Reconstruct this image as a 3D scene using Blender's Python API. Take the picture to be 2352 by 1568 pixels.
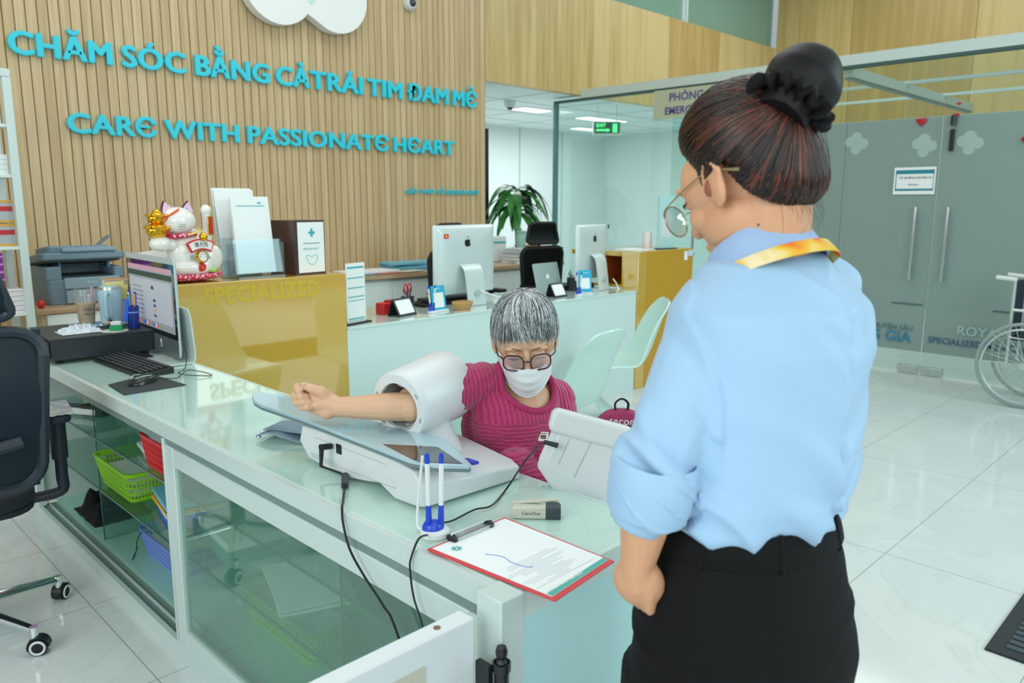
import bpy, bmesh, math, random
import numpy as np
from math import sin, cos, pi, radians as R, atan2, sqrt
from mathutils import Vector as V, Matrix, noise
random.seed(7); rng = np.random.default_rng(7)
sc = bpy.context.scene; COL = sc.collection
for o in list(bpy.data.objects): bpy.data.objects.remove(o)

# ------------------------------------------------------------ camera, world, lights, exposure
F, PITCH, YAW, ROLL, CH = 1784.4, R(10.04), R(45.03), R(0.1), 1.45
_f = V((cos(YAW), sin(YAW), 0)); _r = V((sin(YAW), -cos(YAW), 0)); _u = V((0, 0, 1))
FW = _f*cos(PITCH) - _u*sin(PITCH); UP0 = _u*cos(PITCH) + _f*sin(PITCH)
RT = _r*cos(ROLL) + UP0*sin(ROLL); UP = -_r*sin(ROLL) + UP0*cos(ROLL)
CAM = V((0, 0, CH))
cd = bpy.data.cameras.new('camera'); cam = bpy.data.objects.new('camera', cd); COL.objects.link(cam)
cd.sensor_width = 36; cd.lens = F/2352*36; cd.clip_start = 0.05; cd.clip_end = 100
mw = Matrix((RT, UP, -FW)).transposed().to_4x4(); mw.translation = CAM; cam.matrix_world = mw
cd.dof.use_dof = True; cd.dof.focus_distance = 1.95; cd.dof.aperture_fstop = 5.0
sc.camera = cam
def _ray(x, y): return FW*F + RT*(x-1176) - UP*(y-784)
def pz(x, y, z): d = _ray(x, y); return CAM + d*((z-CH)/d.z)      # the world point behind a spot of the photo at height z
def py(x, y, Y): d = _ray(x, y); return CAM + d*(Y/d.y)
def px(x, y, X): d = _ray(x, y); return CAM + d*(X/d.x)
def dep(x, y, w): return CAM + _ray(x, y)*(w/F)

w = bpy.data.worlds.new('world'); sc.world = w; w.use_nodes = True
nt = w.node_tree; bg = nt.nodes['Background']
tc = nt.nodes.new('ShaderNodeTexCoord'); sx = nt.nodes.new('ShaderNodeSeparateXYZ'); cr_ = nt.nodes.new('ShaderNodeValToRGB')
nt.links.new(tc.outputs['Generated'], sx.inputs[0]); nt.links.new(sx.outputs['Z'], cr_.inputs[0]); nt.links.new(cr_.outputs[0], bg.inputs[0])
cr_.color_ramp.elements[0].color = (0.42, 0.5, 0.49, 1); cr_.color_ramp.elements[0].position = 0.0
cr_.color_ramp.elements[1].color = (0.86, 1.0, 0.99, 1); cr_.color_ramp.elements[1].position = 0.5
bg.inputs[1].default_value = 0.74
def area(name, loc, tgt, sx_, sy_, e, col):
    l = bpy.data.lights.new(name, 'AREA'); l.shape = 'RECTANGLE'; l.size = sx_; l.size_y = sy_; l.energy = e; l.color = col
    o = bpy.data.objects.new(name, l); COL.objects.link(o); o.location = loc
    o.rotation_euler = (V(tgt)-V(loc)).to_track_quat('-Z', 'Y').to_euler(); return o
area('entrance_daylight', (-1.0, -4.5, 3.0), (2.5, 3, .8), 5, 3, 170, (.92, 1, 1))
area('side_daylight', (5.5, -3.0, 3.0), (1.2, 1, 1.0), 3, 3, 165, (.72, .96, 1))
area('left_fill', (-3.2, .8, 2.6), (1.0, 2.0, .5), 3, 3, 130, (.9, 1, 1))  # unseen fill, added to brighten the counter's front frames and inside
area('hall_ceiling_light', (2.5, 3.0, 5.2), (2.5, 3.2, 0), 4, 3, 95, (1, .98, .93))
area('emergency_room_light', (9.0, 3.4, 5.0), (9.0, 3.2, 0), 3, 3, 130, (.95, 1, .98))
area('corridor_light', (8.2, 7.5, 2.6), (8.2, 7.5, 0), 3.5, 1.6, 95, (.95, 1, 1))
vs = sc.view_settings; vs.view_transform = 'Standard'; vs.look = 'None'; vs.gamma = 1; vs.exposure = -0.28
vs.use_curve_mapping = False

# ------------------------------------------------------------ materials
def lin(c):
    return tuple(((v/255)/12.92 if v/255 <= .04045 else ((v/255+.055)/1.055)**2.4) for v in c)+(1,)
MC = {}
def mat(name, col=(200, 200, 200), rough=.5, metal=0, spec=.5, coat=0, emit=0, bump=None, sheen=0, sss=0):
    if name in MC: return MC[name]
    m = bpy.data.materials.new(name); m.use_nodes = True; MC[name] = m
    b = m.node_tree.nodes['Principled BSDF']
    b.inputs['Base Color'].default_value = lin(col); b.inputs['Roughness'].default_value = rough
    b.inputs['Metallic'].default_value = metal; b.inputs['Specular IOR Level'].default_value = spec
    b.inputs['Coat Weight'].default_value = coat; b.inputs['Coat Roughness'].default_value = .03
    if sheen: b.inputs['Sheen Weight'].default_value = sheen
    if sss:
        b.inputs['Subsurface Weight'].default_value = sss; b.inputs['Subsurface Radius'].default_value = (.02, .008, .004); b.inputs['Subsurface Scale'].default_value = .5
    if emit: b.inputs['Emission Color'].default_value = lin(col); b.inputs['Emission Strength'].default_value = emit
    if bump:
        n = m.node_tree; t = n.nodes.new('ShaderNodeTexNoise'); t.inputs['Scale'].default_value = bump[0]; t.inputs['Detail'].default_value = 4
        bb = n.nodes.new('ShaderNodeBump'); bb.inputs['Strength'].default_value = bump[1]; bb.inputs['Distance'].default_value = bump[2] if len(bump) > 2 else .01
        c = n.nodes.new('ShaderNodeTexCoord'); n.links.new(c.outputs['Object'], t.inputs['Vector'])
        n.links.new(t.outputs[0], bb.inputs['Height']); n.links.new(bb.outputs[0], b.inputs['Normal'])
    return m
def nodes(m): return m.node_tree, m.node_tree.nodes['Principled BSDF']
def ramp(n, stops):
    r = n.nodes.new('ShaderNodeValToRGB'); e = r.color_ramp.elements
    while len(e) < len(stops): e.new(.5)
    for k, (p, c) in enumerate(stops): e[k].position = p; e[k].color = lin(c)
    return r
def noise_tex(n, scale3, scale=1, detail=3):
    c = n.nodes.new('ShaderNodeTexCoord'); mp = n.nodes.new('ShaderNodeMapping'); mp.inputs['Scale'].default_value = scale3
    t = n.nodes.new('ShaderNodeTexNoise'); t.inputs['Scale'].default_value = scale; t.inputs['Detail'].default_value = detail
    n.links.new(c.outputs['Object'], mp.inputs[0]); n.links.new(mp.outputs[0], t.inputs['Vector']); return t
def wood(name, a, b_, c, scale3=(22, 22, 1.2), island=.35, rough=.45):
    m = mat(name, a, rough); n, bs = nodes(m); t = noise_tex(n, scale3, 1.6, 6)
    r = ramp(n, [(.3, a), (.52, b_), (.72, c)])
    g = n.nodes.new('ShaderNodeNewGeometry'); mx = n.nodes.new('ShaderNodeMath'); mx.operation = 'MULTIPLY_ADD'
    mx.inputs[1].default_value = island; n.links.new(g.outputs['Random Per Island'], mx.inputs[0]); 
    ad = n.nodes.new('ShaderNodeMath'); ad.operation = 'SUBTRACT'; ad.inputs[1].default_value = island/2
    n.links.new(t.outputs[0], mx.inputs[2]); n.links.new(mx.outputs[0], ad.inputs[0]); n.links.new(ad.outputs[0], r.inputs[0]); n.links.new(r.outputs[0], bs.inputs['Base Color'])
    return m
def glass(name, tint=(225, 245, 238), refl=.06, rough=0.02, haze=0, hcol=(200, 220, 215)):
    m = bpy.data.materials.new(name); m.use_nodes = True; MC[name] = m; n = m.node_tree; n.nodes.clear()
    o = n.nodes.new('ShaderNodeOutputMaterial'); t = n.nodes.new('ShaderNodeBsdfTransparent'); t.inputs[0].default_value = lin(tint)
    g = n.nodes.new('ShaderNodeBsdfGlossy'); g.inputs['Roughness'].default_value = rough
    lw = n.nodes.new('ShaderNodeLayerWeight'); fr = n.nodes.new('ShaderNodeMath'); fr.operation = 'POWER'; fr.inputs[1].default_value = 4; n.links.new(lw.outputs['Facing'], fr.inputs[0]); lw.inputs[0].default_value = .5
    ml = n.nodes.new('ShaderNodeMath'); ml.operation = 'MULTIPLY_ADD'; ml.inputs[1].default_value = .8; ml.inputs[2].default_value = refl; n.links.new(fr.outputs[0], ml.inputs[0])
    mx = n.nodes.new('ShaderNodeMixShader'); n.links.new(ml.outputs[0], mx.inputs[0]); n.links.new(t.outputs[0], mx.inputs[1]); n.links.new(g.outputs[0], mx.inputs[2])
    out = mx
    if haze:
        d = n.nodes.new('ShaderNodeBsdfDiffuse'); d.inputs[0].default_value = lin(hcol)
        m2 = n.nodes.new('ShaderNodeMixShader'); m2.inputs[0].default_value = haze
        n.links.new(t.outputs[0], m2.inputs[1]); n.links.new(d.outputs[0], m2.inputs[2]); n.links.new(m2.outputs[0], mx.inputs[1])
    n.links.new(out.outputs[0], o.inputs[0]); return m

slat_wood = wood('oak slat', (188, 160, 118), (201, 174, 132), (211, 187, 148), (30, 30, 1.0), .28)
groove = mat('slat groove', (146, 104, 58), .7)
fascia_wood = wood('fascia oak', (178, 150, 95), (192, 166, 110), (206, 184, 132), (9, 9, .5), .5, .4)
far_wood = wood('far oak', (166, 140, 82), (180, 154, 94), (194, 169, 112), (9, 9, .5), .5, .4)
cab_wood = wood('cabinet oak', (172, 142, 108), (186, 158, 124), (198, 172, 140), (1.5, 20, 20), .1, .35)
white = mat('white lacquer', (226, 236, 233), .35)
whitewall = mat('white wall', (225, 236, 236), .6)
paper = mat('paper', (236, 240, 240), .7)
plastic_w = mat('white plastic', (218, 222, 222), .38)
alu = mat('satin aluminium', (200, 210, 208), .38, .25)
alu_w = mat('white aluminium', (203, 217, 214), .35, .1)
chrome = mat('chrome', (225, 230, 232), .12, 1)
steel = mat('brushed steel', (205, 210, 205), .28, 1)
black = mat('black plastic', (22, 26, 28), .4)
blackm = mat('matt black', (14, 17, 18), .65)
dark = mat('charcoal metal', (38, 46, 52), .42)
teal = mat('teal ink', (60, 170, 175), .6)
letter_m = mat('cyan letter', (52, 208, 228), .45)
yellow = mat('yellow laminate', (212, 166, 28), .12, coat=1); yellow.node_tree.nodes['Principled BSDF'].inputs['Coat IOR'].default_value = 2.6
counter_glass = mat('mint glass top', (212, 240, 230), .08, coat=.6)
desk_w = mat('white desk', (208, 229, 227), .3, coat=.3)
red = mat('red', (205, 40, 45), .45)
blue = mat('blue plastic', (28, 70, 200), .35)
green = mat('green plastic', (150, 214, 30), .4)
lblue = mat('light blue plastic', (130, 160, 235), .4)
cyanp = mat('cyan card', (30, 170, 205), .5)
purple = mat('purple box', (130, 45, 150), .5)
ink = mat('ink', (70, 80, 95), .7)
gold = mat('gold', (235, 180, 50), .15, 1)
skin = mat('skin', (214, 158, 122), .5, sss=.12, bump=(60, .12, .004))
skin_old = mat('older skin', (216, 172, 140), .5, sss=.12, bump=(45, .25, .006))
skin_blush = mat('lip', (180, 100, 90), .5)
film = glass('frosted film', (182, 198, 194), .05, .25, .80, (148, 168, 164))
clear = glass('clear glass', (242, 250, 248), .05, .01)
door_glass = glass('cabinet glass', (232, 247, 241), .07, .01, .10, (160, 215, 196))
shelf_glass = glass('shelf glass', (236, 249, 244), .05, .02, .05, (150, 200, 180))
_n, _b = nodes(counter_glass); _t = _n.nodes.new('ShaderNodeBsdfTranslucent'); _t.inputs[0].default_value = lin((225, 245, 238)); _m = _n.nodes.new('ShaderNodeMixShader'); _m.inputs[0].default_value = .22
_n.links.new(_b.outputs[0], _m.inputs[1]); _n.links.new(_t.outputs[0], _m.inputs[2]); _n.links.new(_m.outputs[0], _n.nodes['Material Output'].inputs[0])
glass_edge = mat('glass edge', (30, 90, 80), .2)
acrylic = glass('acrylic', (238, 246, 248), .05, .03, .06)
thinclear = glass('clear cup', (250, 251, 250), .04, .03, .06, (235, 235, 230))
upper_glass = mat('upper green glass', (122, 160, 146), .15, coat=.5)
slate = mat('slate edge', (118, 138, 134), .4)
leaf_m = wood('leaf', (22, 78, 30), (34, 104, 40), (58, 136, 52), (5, 5, 5), .6, .35)
screen = mat('screen glass', (12, 14, 15), .08, coat=1)

# ------------------------------------------------------------ mesh builder
def cat_(pts, k=6, closed=False):
    P = [V(p) for p in pts]; n = len(P); out = []
    rg = range(n if closed else n-1)
    for i in rg:
        if closed: a, b, c, d = P[(i-1) % n], P[i], P[(i+1) % n], P[(i+2) % n]
        else: a, b, c, d = P[max(i-1, 0)], P[i], P[i+1], P[min(i+2, n-1)]
        for j in range(k):
            t = j/k; out.append(.5*((2*b)+(c-a)*t+(2*a-5*b+4*c-d)*t*t+(3*b-a-3*c+d)*t**3))
    if not closed: out.append(P[-1])
    return out
class MB:
    def __init__(s): s.v = []; s.f = []; s.m = []
    def add(s, vs, fs, mi=0, M=None):
        o = len(s.v)
        for p in vs:
            p = V(p); s.v.append(tuple(M @ p) if M is not None else tuple(p))
        for f in fs: s.f.append(tuple(i+o for i in f)); s.m.append(mi)
        return s
    def box(s, c, d, mi=0, M=None):
        x, y, z = c; a, b, e = d[0]/2, d[1]/2, d[2]/2
        vs = [(x+i*a, y+j*b, z+k*e) for i in (-1, 1) for j in (-1, 1) for k in (-1, 1)]
        return s.add(vs, [(0, 1, 3, 2), (4, 6, 7, 5), (0, 4, 5, 1), (2, 3, 7, 6), (0, 2, 6, 4), (1, 5, 7, 3)], mi, M)
    def bx(s, a, b, mi=0, M=None):
        return s.box([(a[i]+b[i])/2 for i in range(3)], [abs(b[i]-a[i]) for i in range(3)], mi, M)
    def loft(s, rings, mi=0, caps=True, closed=True, M=None):
        n = len(rings[0]); vs = [p for r in rings for p in r]; fs = []
        for i in range(len(rings)-1):
            for j in range(n if closed else n-1):
                k = (j+1) % n; fs.append((i*n+j, i*n+k, (i+1)*n+k, (i+1)*n+j))
        if caps: fs.append(tuple(range(n))[::-1]); fs.append(tuple((len(rings)-1)*n+j for j in range(n)))
        return s.add(vs, fs, mi, M)
    def tube(s, pts, r, n=8, mi=0, closed=False, M=None, sq=1):
        P = [V(p) for p in pts]; m = len(P); rr = r if isinstance(r, (list, tuple)) else [r]*m; rings = []; nrm = None
        for i in range(m):
            a = P[(i-1) % m] if (closed or i) else P[i]; b = P[(i+1) % m] if (closed or i < m-1) else P[i]
            t = (b-a); t = t.normalized() if t.length > 1e-9 else V((0, 0, 1))
            if nrm is None:
                nrm = t.orthogonal().normalized()
            else:
                nrm = nrm-t*nrm.dot(t); nrm = nrm.normalized() if nrm.length > 1e-6 else t.orthogonal().normalized()
            bi = t.cross(nrm); rings.append([P[i]+(nrm*cos(2*pi*j/n)+bi*sin(2*pi*j/n)*sq)*rr[i] for j in range(n)])
        if closed: rings.append(rings[0]); return s.loft(rings, mi, False, True, M)
        return s.loft(rings, mi, True, True, M)
    def cyl(s, a, b, r0, r1=None, n=20, mi=0, M=None): return s.tube([a, b], [r0, r0 if r1 is None else r1], n, mi, M=M)
    def ell(s, c, r, n=20, m=12, mi=0, M=None, Rm=None):
        c = V(c); r = (r, r, r) if not isinstance(r, (list, tuple)) else r
        vs = []; fs = []
        for i in range(1, m):
            for j in range(n):
                p = V((r[0]*sin(pi*i/m)*cos(2*pi*j/n), r[1]*sin(pi*i/m)*sin(2*pi*j/n), r[2]*cos(pi*i/m)))
                vs.append(c+(Rm @ p if Rm else p))
        for i in range(m-2):
            for j in range(n): k = (j+1) % n; fs.append((i*n+j, (i+1)*n+j, (i+1)*n+k, i*n+k))
        t = len(vs); p = V((0, 0, r[2])); vs.append(c+(Rm @ p if Rm else p)); vs.append(c-(Rm @ p if Rm else p))
        for j in range(n): k = (j+1) % n; fs.append((t, j, k)); fs.append((t+1, (m-2)*n+k, (m-2)*n+j))
        return s.add(vs, fs, mi, M)
    def lathe(s, prof, c=(0, 0, 0), n=28, mi=0, M=None, caps=True):
        c = V(c); return s.loft([[c+V((r*cos(2*pi*j/n), r*sin(2*pi*j/n), z)) for j in range(n)] for r, z in prof], mi, caps, True, M)
    def prism(s, poly, z0, z1, mi=0, M=None): return s.loft([[(x, y, z0) for x, y in poly], [(x, y, z1) for x, y in poly]], mi, True, True, M)
    def sheet(s, rows, th, mi=0, M=None, up=None):
        # thick sheet from a grid of points
        rows = [[V(p) for p in r] for r in rows]; a, b = len(rows), len(rows[0]); N = []
        for i in range(a):
            for j in range(b):
                du = rows[min(i+1, a-1)][j]-rows[max(i-1, 0)][j]; dv = rows[i][min(j+1, b-1)]-rows[i][max(j-1, 0)]
                nn = du.cross(dv); N.append(nn.normalized() if nn.length > 1e-12 else V((0, 0, 1)))
        vs = [rows[i][j] for i in range(a) for j in range(b)]; vs += [vs[k]+N[k]*th for k in range(a*b)]; fs = []; o = a*b
        for i in range(a-1):
            for j in range(b-1):
                q = (i*b+j, i*b+j+1, (i+1)*b+j+1, (i+1)*b+j); fs.append(q[::-1]); fs.append(tuple(k+o for k in q))
        bd = [(0, j) for j in range(b)]+[(i, b-1) for i in range(1, a)]+[(a-1, j) for j in range(b-2, -1, -1)]+[(i, 0) for i in range(a-2, 0, -1)]
        for k in range(len(bd)):
            p, q = bd[k], bd[(k+1) % len(bd)]; p = p[0]*b+p[1]; q = q[0]*b+q[1]; fs.append((p, q, q+o, p+o))
        return s.add(vs, fs, mi, M)
    def text(s, body, size, depth=.0006, M=None, mi=0, off=0, sxy=(1, 1), align='LEFT', res=2):
        c = bpy.data.curves.new('t', 'FONT'); c.body = body; c.size = size; c.extrude = depth; c.offset = off; c.align_x = align; c.resolution_u = res
        o = bpy.data.objects.new('t', c); me = o.to_mesh(); S = Matrix.Diagonal((sxy[0], sxy[1], 1, 1)); MM = (M if M is not None else Matrix())@S
        s.add([v.co.copy() for v in me.vertices], [tuple(p.vertices) for p in me.polygons], mi, MM)
        o.to_mesh_clear(); bpy.data.objects.remove(o); bpy.data.curves.remove(c); return s
def rrect(w_, h_, r, k=5, cx=0, cy=0):
    out = []
    for (sx_, sy_, a0) in ((1, 1, 0), (-1, 1, 90), (-1, -1, 180), (1, -1, 270)):
        for i in range(k+1):
            a = R(a0+90*i/k); out.append((cx+sx_*(w_/2-r)+r*cos(a), cy+sy_*(h_/2-r)+r*sin(a)))
    return out
WORLD = set()
def thing(name, label, cat, loc=(0, 0, 0), rz=0, group=None, world=False):
    o = bpy.data.objects.new(name, None); COL.objects.link(o); o.empty_display_size = .05
    o['label'] = label; o['category'] = cat
    if group: o['group'] = group
    o.location = loc; o.rotation_euler = (0, 0, rz)
    if world: WORLD.add(o.name)
    return o
def P(name, mb, mats, parent=None, smooth=True, bev=0, sub=0, seg=2, label=None, ang=38, fixn=True):
    me = bpy.data.meshes.new(name); me.from_pydata(mb.v, [], mb.f); me.update()
    if not isinstance(mats, (list, tuple)): mats = [mats]
    for m in mats: me.materials.append(m)
    me.polygons.foreach_set('material_index', mb.m)
    if fixn:
        b = bmesh.new(); b.from_mesh(me); bmesh.ops.recalc_face_normals(b, faces=b.faces); b.to_mesh(me); b.free()
    if smooth: me.shade_smooth(); me.set_sharp_from_angle(angle=R(ang))
    o = bpy.data.objects.new(name, me); COL.objects.link(o)
    if parent is not None:
        o.parent = parent; root = parent
        while root.parent: root = root.parent
        if root.name in WORLD: o.matrix_parent_inverse = (Matrix.LocRotScale(root.location, root.rotation_euler, None).inverted() if parent is root else Matrix())
    if bev:
        m = o.modifiers.new('b', 'BEVEL'); m.width = bev; m.segments = seg; m.limit_method = 'ANGLE'; m.angle_limit = R(40)
    if sub: m = o.modifiers.new('s', 'SUBSURF'); m.levels = sub; m.render_levels = sub
    if label: o['label'] = label
    return o
def solo(name, mb, mats, label, cat, group=None, **k):
    o = P(name, mb, mats, **k); o['label'] = label; o['category'] = cat
    if group: o['group'] = group
    return o
def struct(name, mb, mats, **k):
    o = P(name, mb, mats, **k); o['kind'] = 'structure'; return o
def copy_tree(o, parent=None):
    c = o.copy(); COL.objects.link(c)
    if parent is not None: c.parent = parent
    if o.name in WORLD: WORLD.add(c.name)
    for ch in list(o.children): copy_tree(ch, c)
    return c
def frame(o, x, y, z=None):
    x = V(x).normalized(); y = V(y); y = (y-x*y.dot(x)).normalized(); z = x.cross(y)
    m = Matrix((x, y, z)).transposed().to_4x4(); m.translation = V(o); return m
def T(x, y, z, rz=0, rx=0, ry=0): return Matrix.Translation((x, y, z)) @ Matrix.Rotation(rz, 4, 'Z') @ Matrix.Rotation(ry, 4, 'Y') @ Matrix.Rotation(rx, 4, 'X')
WALLM = lambda x, y, z: frame((x, y, z), (1, 0, 0), (0, 0, 1))      # text on a wall facing -Y

# ------------------------------------------------------------ the room
floor_m = mat('marble tile', (206, 216, 214), .1, spec=.5)
n, b = nodes(floor_m)
t = noise_tex(n, (1, 1, 1), 1.3, 8); t.inputs['Distortion'].default_value = 2.2
r = ramp(n, [(.40, (210, 217, 216)), (.495, (212, 219, 218)), (.505, (205, 213, 212)), (.53, (213, 220, 219)), (.7, (216, 222, 221))]); n.links.new(t.outputs[0], r.inputs[0])
c = n.nodes.new('ShaderNodeTexCoord'); bt = n.nodes.new('ShaderNodeTexBrick'); bt.offset = 0; bt.inputs['Scale'].default_value = 1
mp = n.nodes.new('ShaderNodeMapping'); mp.inputs['Location'].default_value = (-3.29+1.26*4, -1.06+1.26*6-.63, 0)
bt.inputs['Brick Width'].default_value = 1.26; bt.inputs['Row Height'].default_value = .63; bt.inputs['Mortar Size'].default_value = .0022; bt.inputs['Mortar Smooth'].default_value = .2
bt.inputs['Mortar'].default_value = lin((158, 165, 163)); n.links.new(c.outputs['Object'], mp.inputs[0]); n.links.new(mp.outputs[0], bt.inputs['Vector'])
n.links.new(r.outputs[0], bt.inputs['Color1']); n.links.new(r.outputs[0], bt.inputs['Color2']); n.links.new(bt.outputs[0], b.inputs['Base Color'])
struct('floor', MB().bx((-5, -5, -.05), (12, 11, 0)), floor_m, smooth=False)
m = MB().bx((-2.992, 6.0, 0), (5.6, 6.12, 5.2), 0)
k = 0
x = -2.992
while x < 5.56:
    m.bx((x, 5.984, 0), (min(x+.0598, 5.6), 6.0, 5.2), 1); x += .0665
struct('wall_back', m, [groove, slat_wood], smooth=False)
m = MB(); xs = [5.6, 6.55, 7.3, 7.62, 8.84, 10.06, 11.7]
for a, b_ in zip(xs, xs[1:]): m.bx((a+.003, 6.0, 2.68), (b_-.003, 6.1, 3.8))
struct('trim_1', m, fascia_wood, smooth=False)
m = MB(); ys = [-5, -2.6, -.4, 1.7, 3.25, 4.85, 6.0]
for a, b_ in zip(ys, ys[1:]): m.bx((11.7, a+.003, 2.62), (11.8, b_-.003, 6.2))
struct('trim_2', m, far_wood, smooth=False)
m = MB().bx((5.6, 6.08, 3.8), (9.2, 6.12, 6.2), 0).bx((9.32, 6.08, 3.8), (11.7, 6.12, 6.2), 0)
m.bx((9.2, 6.05, 3.8), (9.32, 6.12, 6.2), 1).bx((9.24, 6.02, 3.8), (9.28, 6.05, 6.2), 1)
struct('window_1', m, [upper_glass, alu_w], smooth=False)
struct('wall_right', MB().bx((11.7, -5, 0), (11.8, 6, 2.62)), mat('sage wall', (168, 184, 176), .5), smooth=False)
struct('wall_corridor', MB().bx((5.0, 9.2, 0), (12, 9.3, 2.75)).bx((5.3, 6.12, 0), (5.4, 9.2, 2.75)).bx((11.7, 6, 0), (11.8, 9.2, 2.75)), whitewall, smooth=False)
m = MB().bx((5.3, 6.1, 2.681), (11.8, 9.3, 2.75), 0)
for i in range(6): m.bx((5.6+i*1.1, 6.1, 2.676), (5.608+i*1.1, 9.2, 2.68), 1)
for i in range(3): m.bx((5.4, 6.9+i*.8, 2.676), (11.7, 6.908+i*.8, 2.68), 1)
struct('ceiling', m, [whitewall, alu], smooth=False)
m = MB()
for x in (8.35, 9.35, 10.4): m.bx((x, 9.19, 0), (x+.012, 9.2, 2.68))
struct('trim_3', m, mat('seam', (170, 184, 182), .6), smooth=False)

lamp_m = mat('lamp diffuser', (255, 250, 246), .5, emit=1.6)
for k, (x, y, a, b_) in enumerate(((9.3, 7.45, .9, .25), (10.5, 8.55, 1.0, .22), (7.7, 7.35, .5, .25), (6.6, 8.3, .5, .25))):
    o = thing('ceiling_light', 'flat white light panel in the low ceiling, ' + ('the longest one behind the glass wall', 'the lower one behind the glass wall', 'over the corridor left of the glass post', 'deepest one in the corridor')[k], 'ceiling light', (x, y, 2.68), group='flat light panels in the low ceiling')
    P('diffuser', MB().box((0, 0, -.012), (a, b_, .012)), lamp_m, o, smooth=False)
    P('trim_ring', MB().box((0, 0, -.004), (a+.03, b_+.03, .008)), alu_w, o, smooth=False)

# glass partition along X = 7.13 with its white head beam
m = MB().bx((7.1, -3.5, 2.645), (7.19, 6.0, 2.735), 0).bx((7.105, -3.5, 2.622), (7.185, 6.42, 2.645), 1)
struct('trim_4', m, [alu_w, mat('shadow gap gasket', (62, 90, 86), .5)], smooth=False)
gk = mat('grey gasket', (88, 132, 134), .4)
struct('window_2', MB().bx((7.136, 3.43, .01), (7.148, 6.40, 2.622), 0).bx((7.10, 6.385, 0), (7.16, 6.42, 2.622), 1), [clear, gk], smooth=False)
# frosted panels and door leaves
def leaf(name, y0, y1, door=False):
    m = MB().bx((7.136, y0, .20), (7.148, y1, 2.16), 0).bx((7.136, y0, .012), (7.148, y1, .20), 1).bx((7.136, y0, 2.16), (7.148, y1, 2.622), 1)
    m.bx((7.13, y0+.02, .6), (7.136, y1-.5, .612), 2)
    return m
leaf_e = mat('film stripe', (70, 100, 100), .4)
struct('window_3', leaf('', 2.94, 3.42), [film, clear, leaf_e], smooth=False)
struct('window_4', leaf('', -3.0, 1.05), [film, clear, leaf_e], smooth=False)
def pull(y, z0, z1, x=7.13):
    m = MB().cyl((x-.055, y, z0), (x-.055, y, z1), .014, n=14)
    for z in (z0+.1, z1-.1): m.cyl((x-.055, y, z), (x+.0, y, z), .008, n=10)
    return m
for k, (y0, y1, hy) in enumerate(((2.165, 2.935, 2.29), (1.06, 2.155, 2.04))):
    d = struct('door_%d' % (k+1), leaf('', y0, y1), [film, clear, leaf_e], smooth=False)
    P('pull_handle', pull(hy, .82, 1.43), chrome, d)
    P('patch_fitting', MB().bx((7.115, 2.17 if k == 0 else 1.98, .012), (7.17, 2.34 if k == 0 else 2.15, .075)).cyl((7.114, 2.26 if k == 0 else 2.06, .045), (7.118, 2.26 if k == 0 else 2.06, .045), .008), steel, d, bev=.003)
d = struct('door_3', MB().bx((7.11, 3.9, .012), (7.122, 4.75, 2.6), 0), [clear], smooth=False)
P('pull_handle', pull(4.42, .84, 1.34, 7.11), chrome, d); P('pull_handle', pull(4.1, .84, 1.34, 7.11), chrome, d)
# cross beams of the emergency room
m = MB().bx((7.19, 2.95, 2.56), (10.8, 3.02, 2.65), 0).bx((7.19, 2.955, 2.54), (10.8, 3.015, 2.56), 1)
struct('trim_5', m, [alu_w, slate], smooth=False)
struct('trim_6', MB().bx((8.55, -4, 2.64), (8.6, 6, 2.67)).bx((9.75, -4, 2.64), (9.8, 6, 2.67)), alu_w, smooth=False)

# ------------------------------------------------------------ writing and cloud on the slat wall
def wall_sign(name, label, words, z, h, y=5.978, th=.03):
    t = thing(name, label, 'sign', (words[0][1], y, z), world=True)
    for word, x0, x1 in words:
        c = bpy.data.curves.new('t', 'FONT'); c.size = 1; c.offset = .0; o = bpy.data.objects.new('t', c)
        def wid(s_):
            if not s_: return 0, 0
            c.body = s_; me = o.to_mesh(); xs_ = [v.co.x for v in me.vertices]; ys_ = [v.co.y for v in me.vertices]; o.to_mesh_clear(); return max(xs_), min(xs_)
        full = wid(word.replace('^', '')); adv = []; pos = 0
        c.body = 'H'; me = o.to_mesh(); cap = max(v.co.y for v in me.vertices); o.to_mesh_clear()
        sc_ = h/cap; wd = (full[0]-full[1])*sc_; sx_ = (x1-x0)/wd
        base = word.replace('^', '')
        for i, ch in enumerate(base):
            pre = base[:i]; xr = wid(pre+'H')[0]-wid('H')[0] if pre else 0
            M = WALLM(x0+xr*sc_*sx_, y-th*.55, z)
            m = MB()
            for q, (du, dv) in enumerate(((0, 0), (-1, 0), (1, 0), (0, -.8), (0, .8), (-.8, -.6), (.8, .6), (-.8, .6), (.8, -.6))):
                m.text(ch, sc_, depth=th*.42-q*.0011, M=M @ T(du*h*.062, dv*h*.05+h*.02, 0), off=0, sxy=(sx_*.97, .95), res=3)
            if ch == 'Є' and '^' in word:
                xa = x0+(xr+.12)*sc_*sx_
                m.add([(xa, y-th*.55-th*.4, z+h*1.12), (xa+h*.28, y-th*.95, z+h*1.42), (xa+h*.56, y-th*.95, z+h*1.12), (xa+h*.28, y-th*.95, z+h*1.24), (xa, y-th*.15, z+h*1.12), (xa+h*.28, y-th*.15, z+h*1.42), (xa+h*.56, y-th*.15, z+h*1.12), (xa+h*.28, y-th*.15, z+h*1.24)],
                      [(0, 1, 3), (1, 2, 3), (4, 7, 5), (5, 7, 6), (0, 4, 5, 1), (1, 5, 6, 2), (2, 6, 7, 3), (3, 7, 4, 0)])
            P('letter', m, letter_m, t, smooth=False)
        bpy.data.objects.remove(o)
    return t
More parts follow.
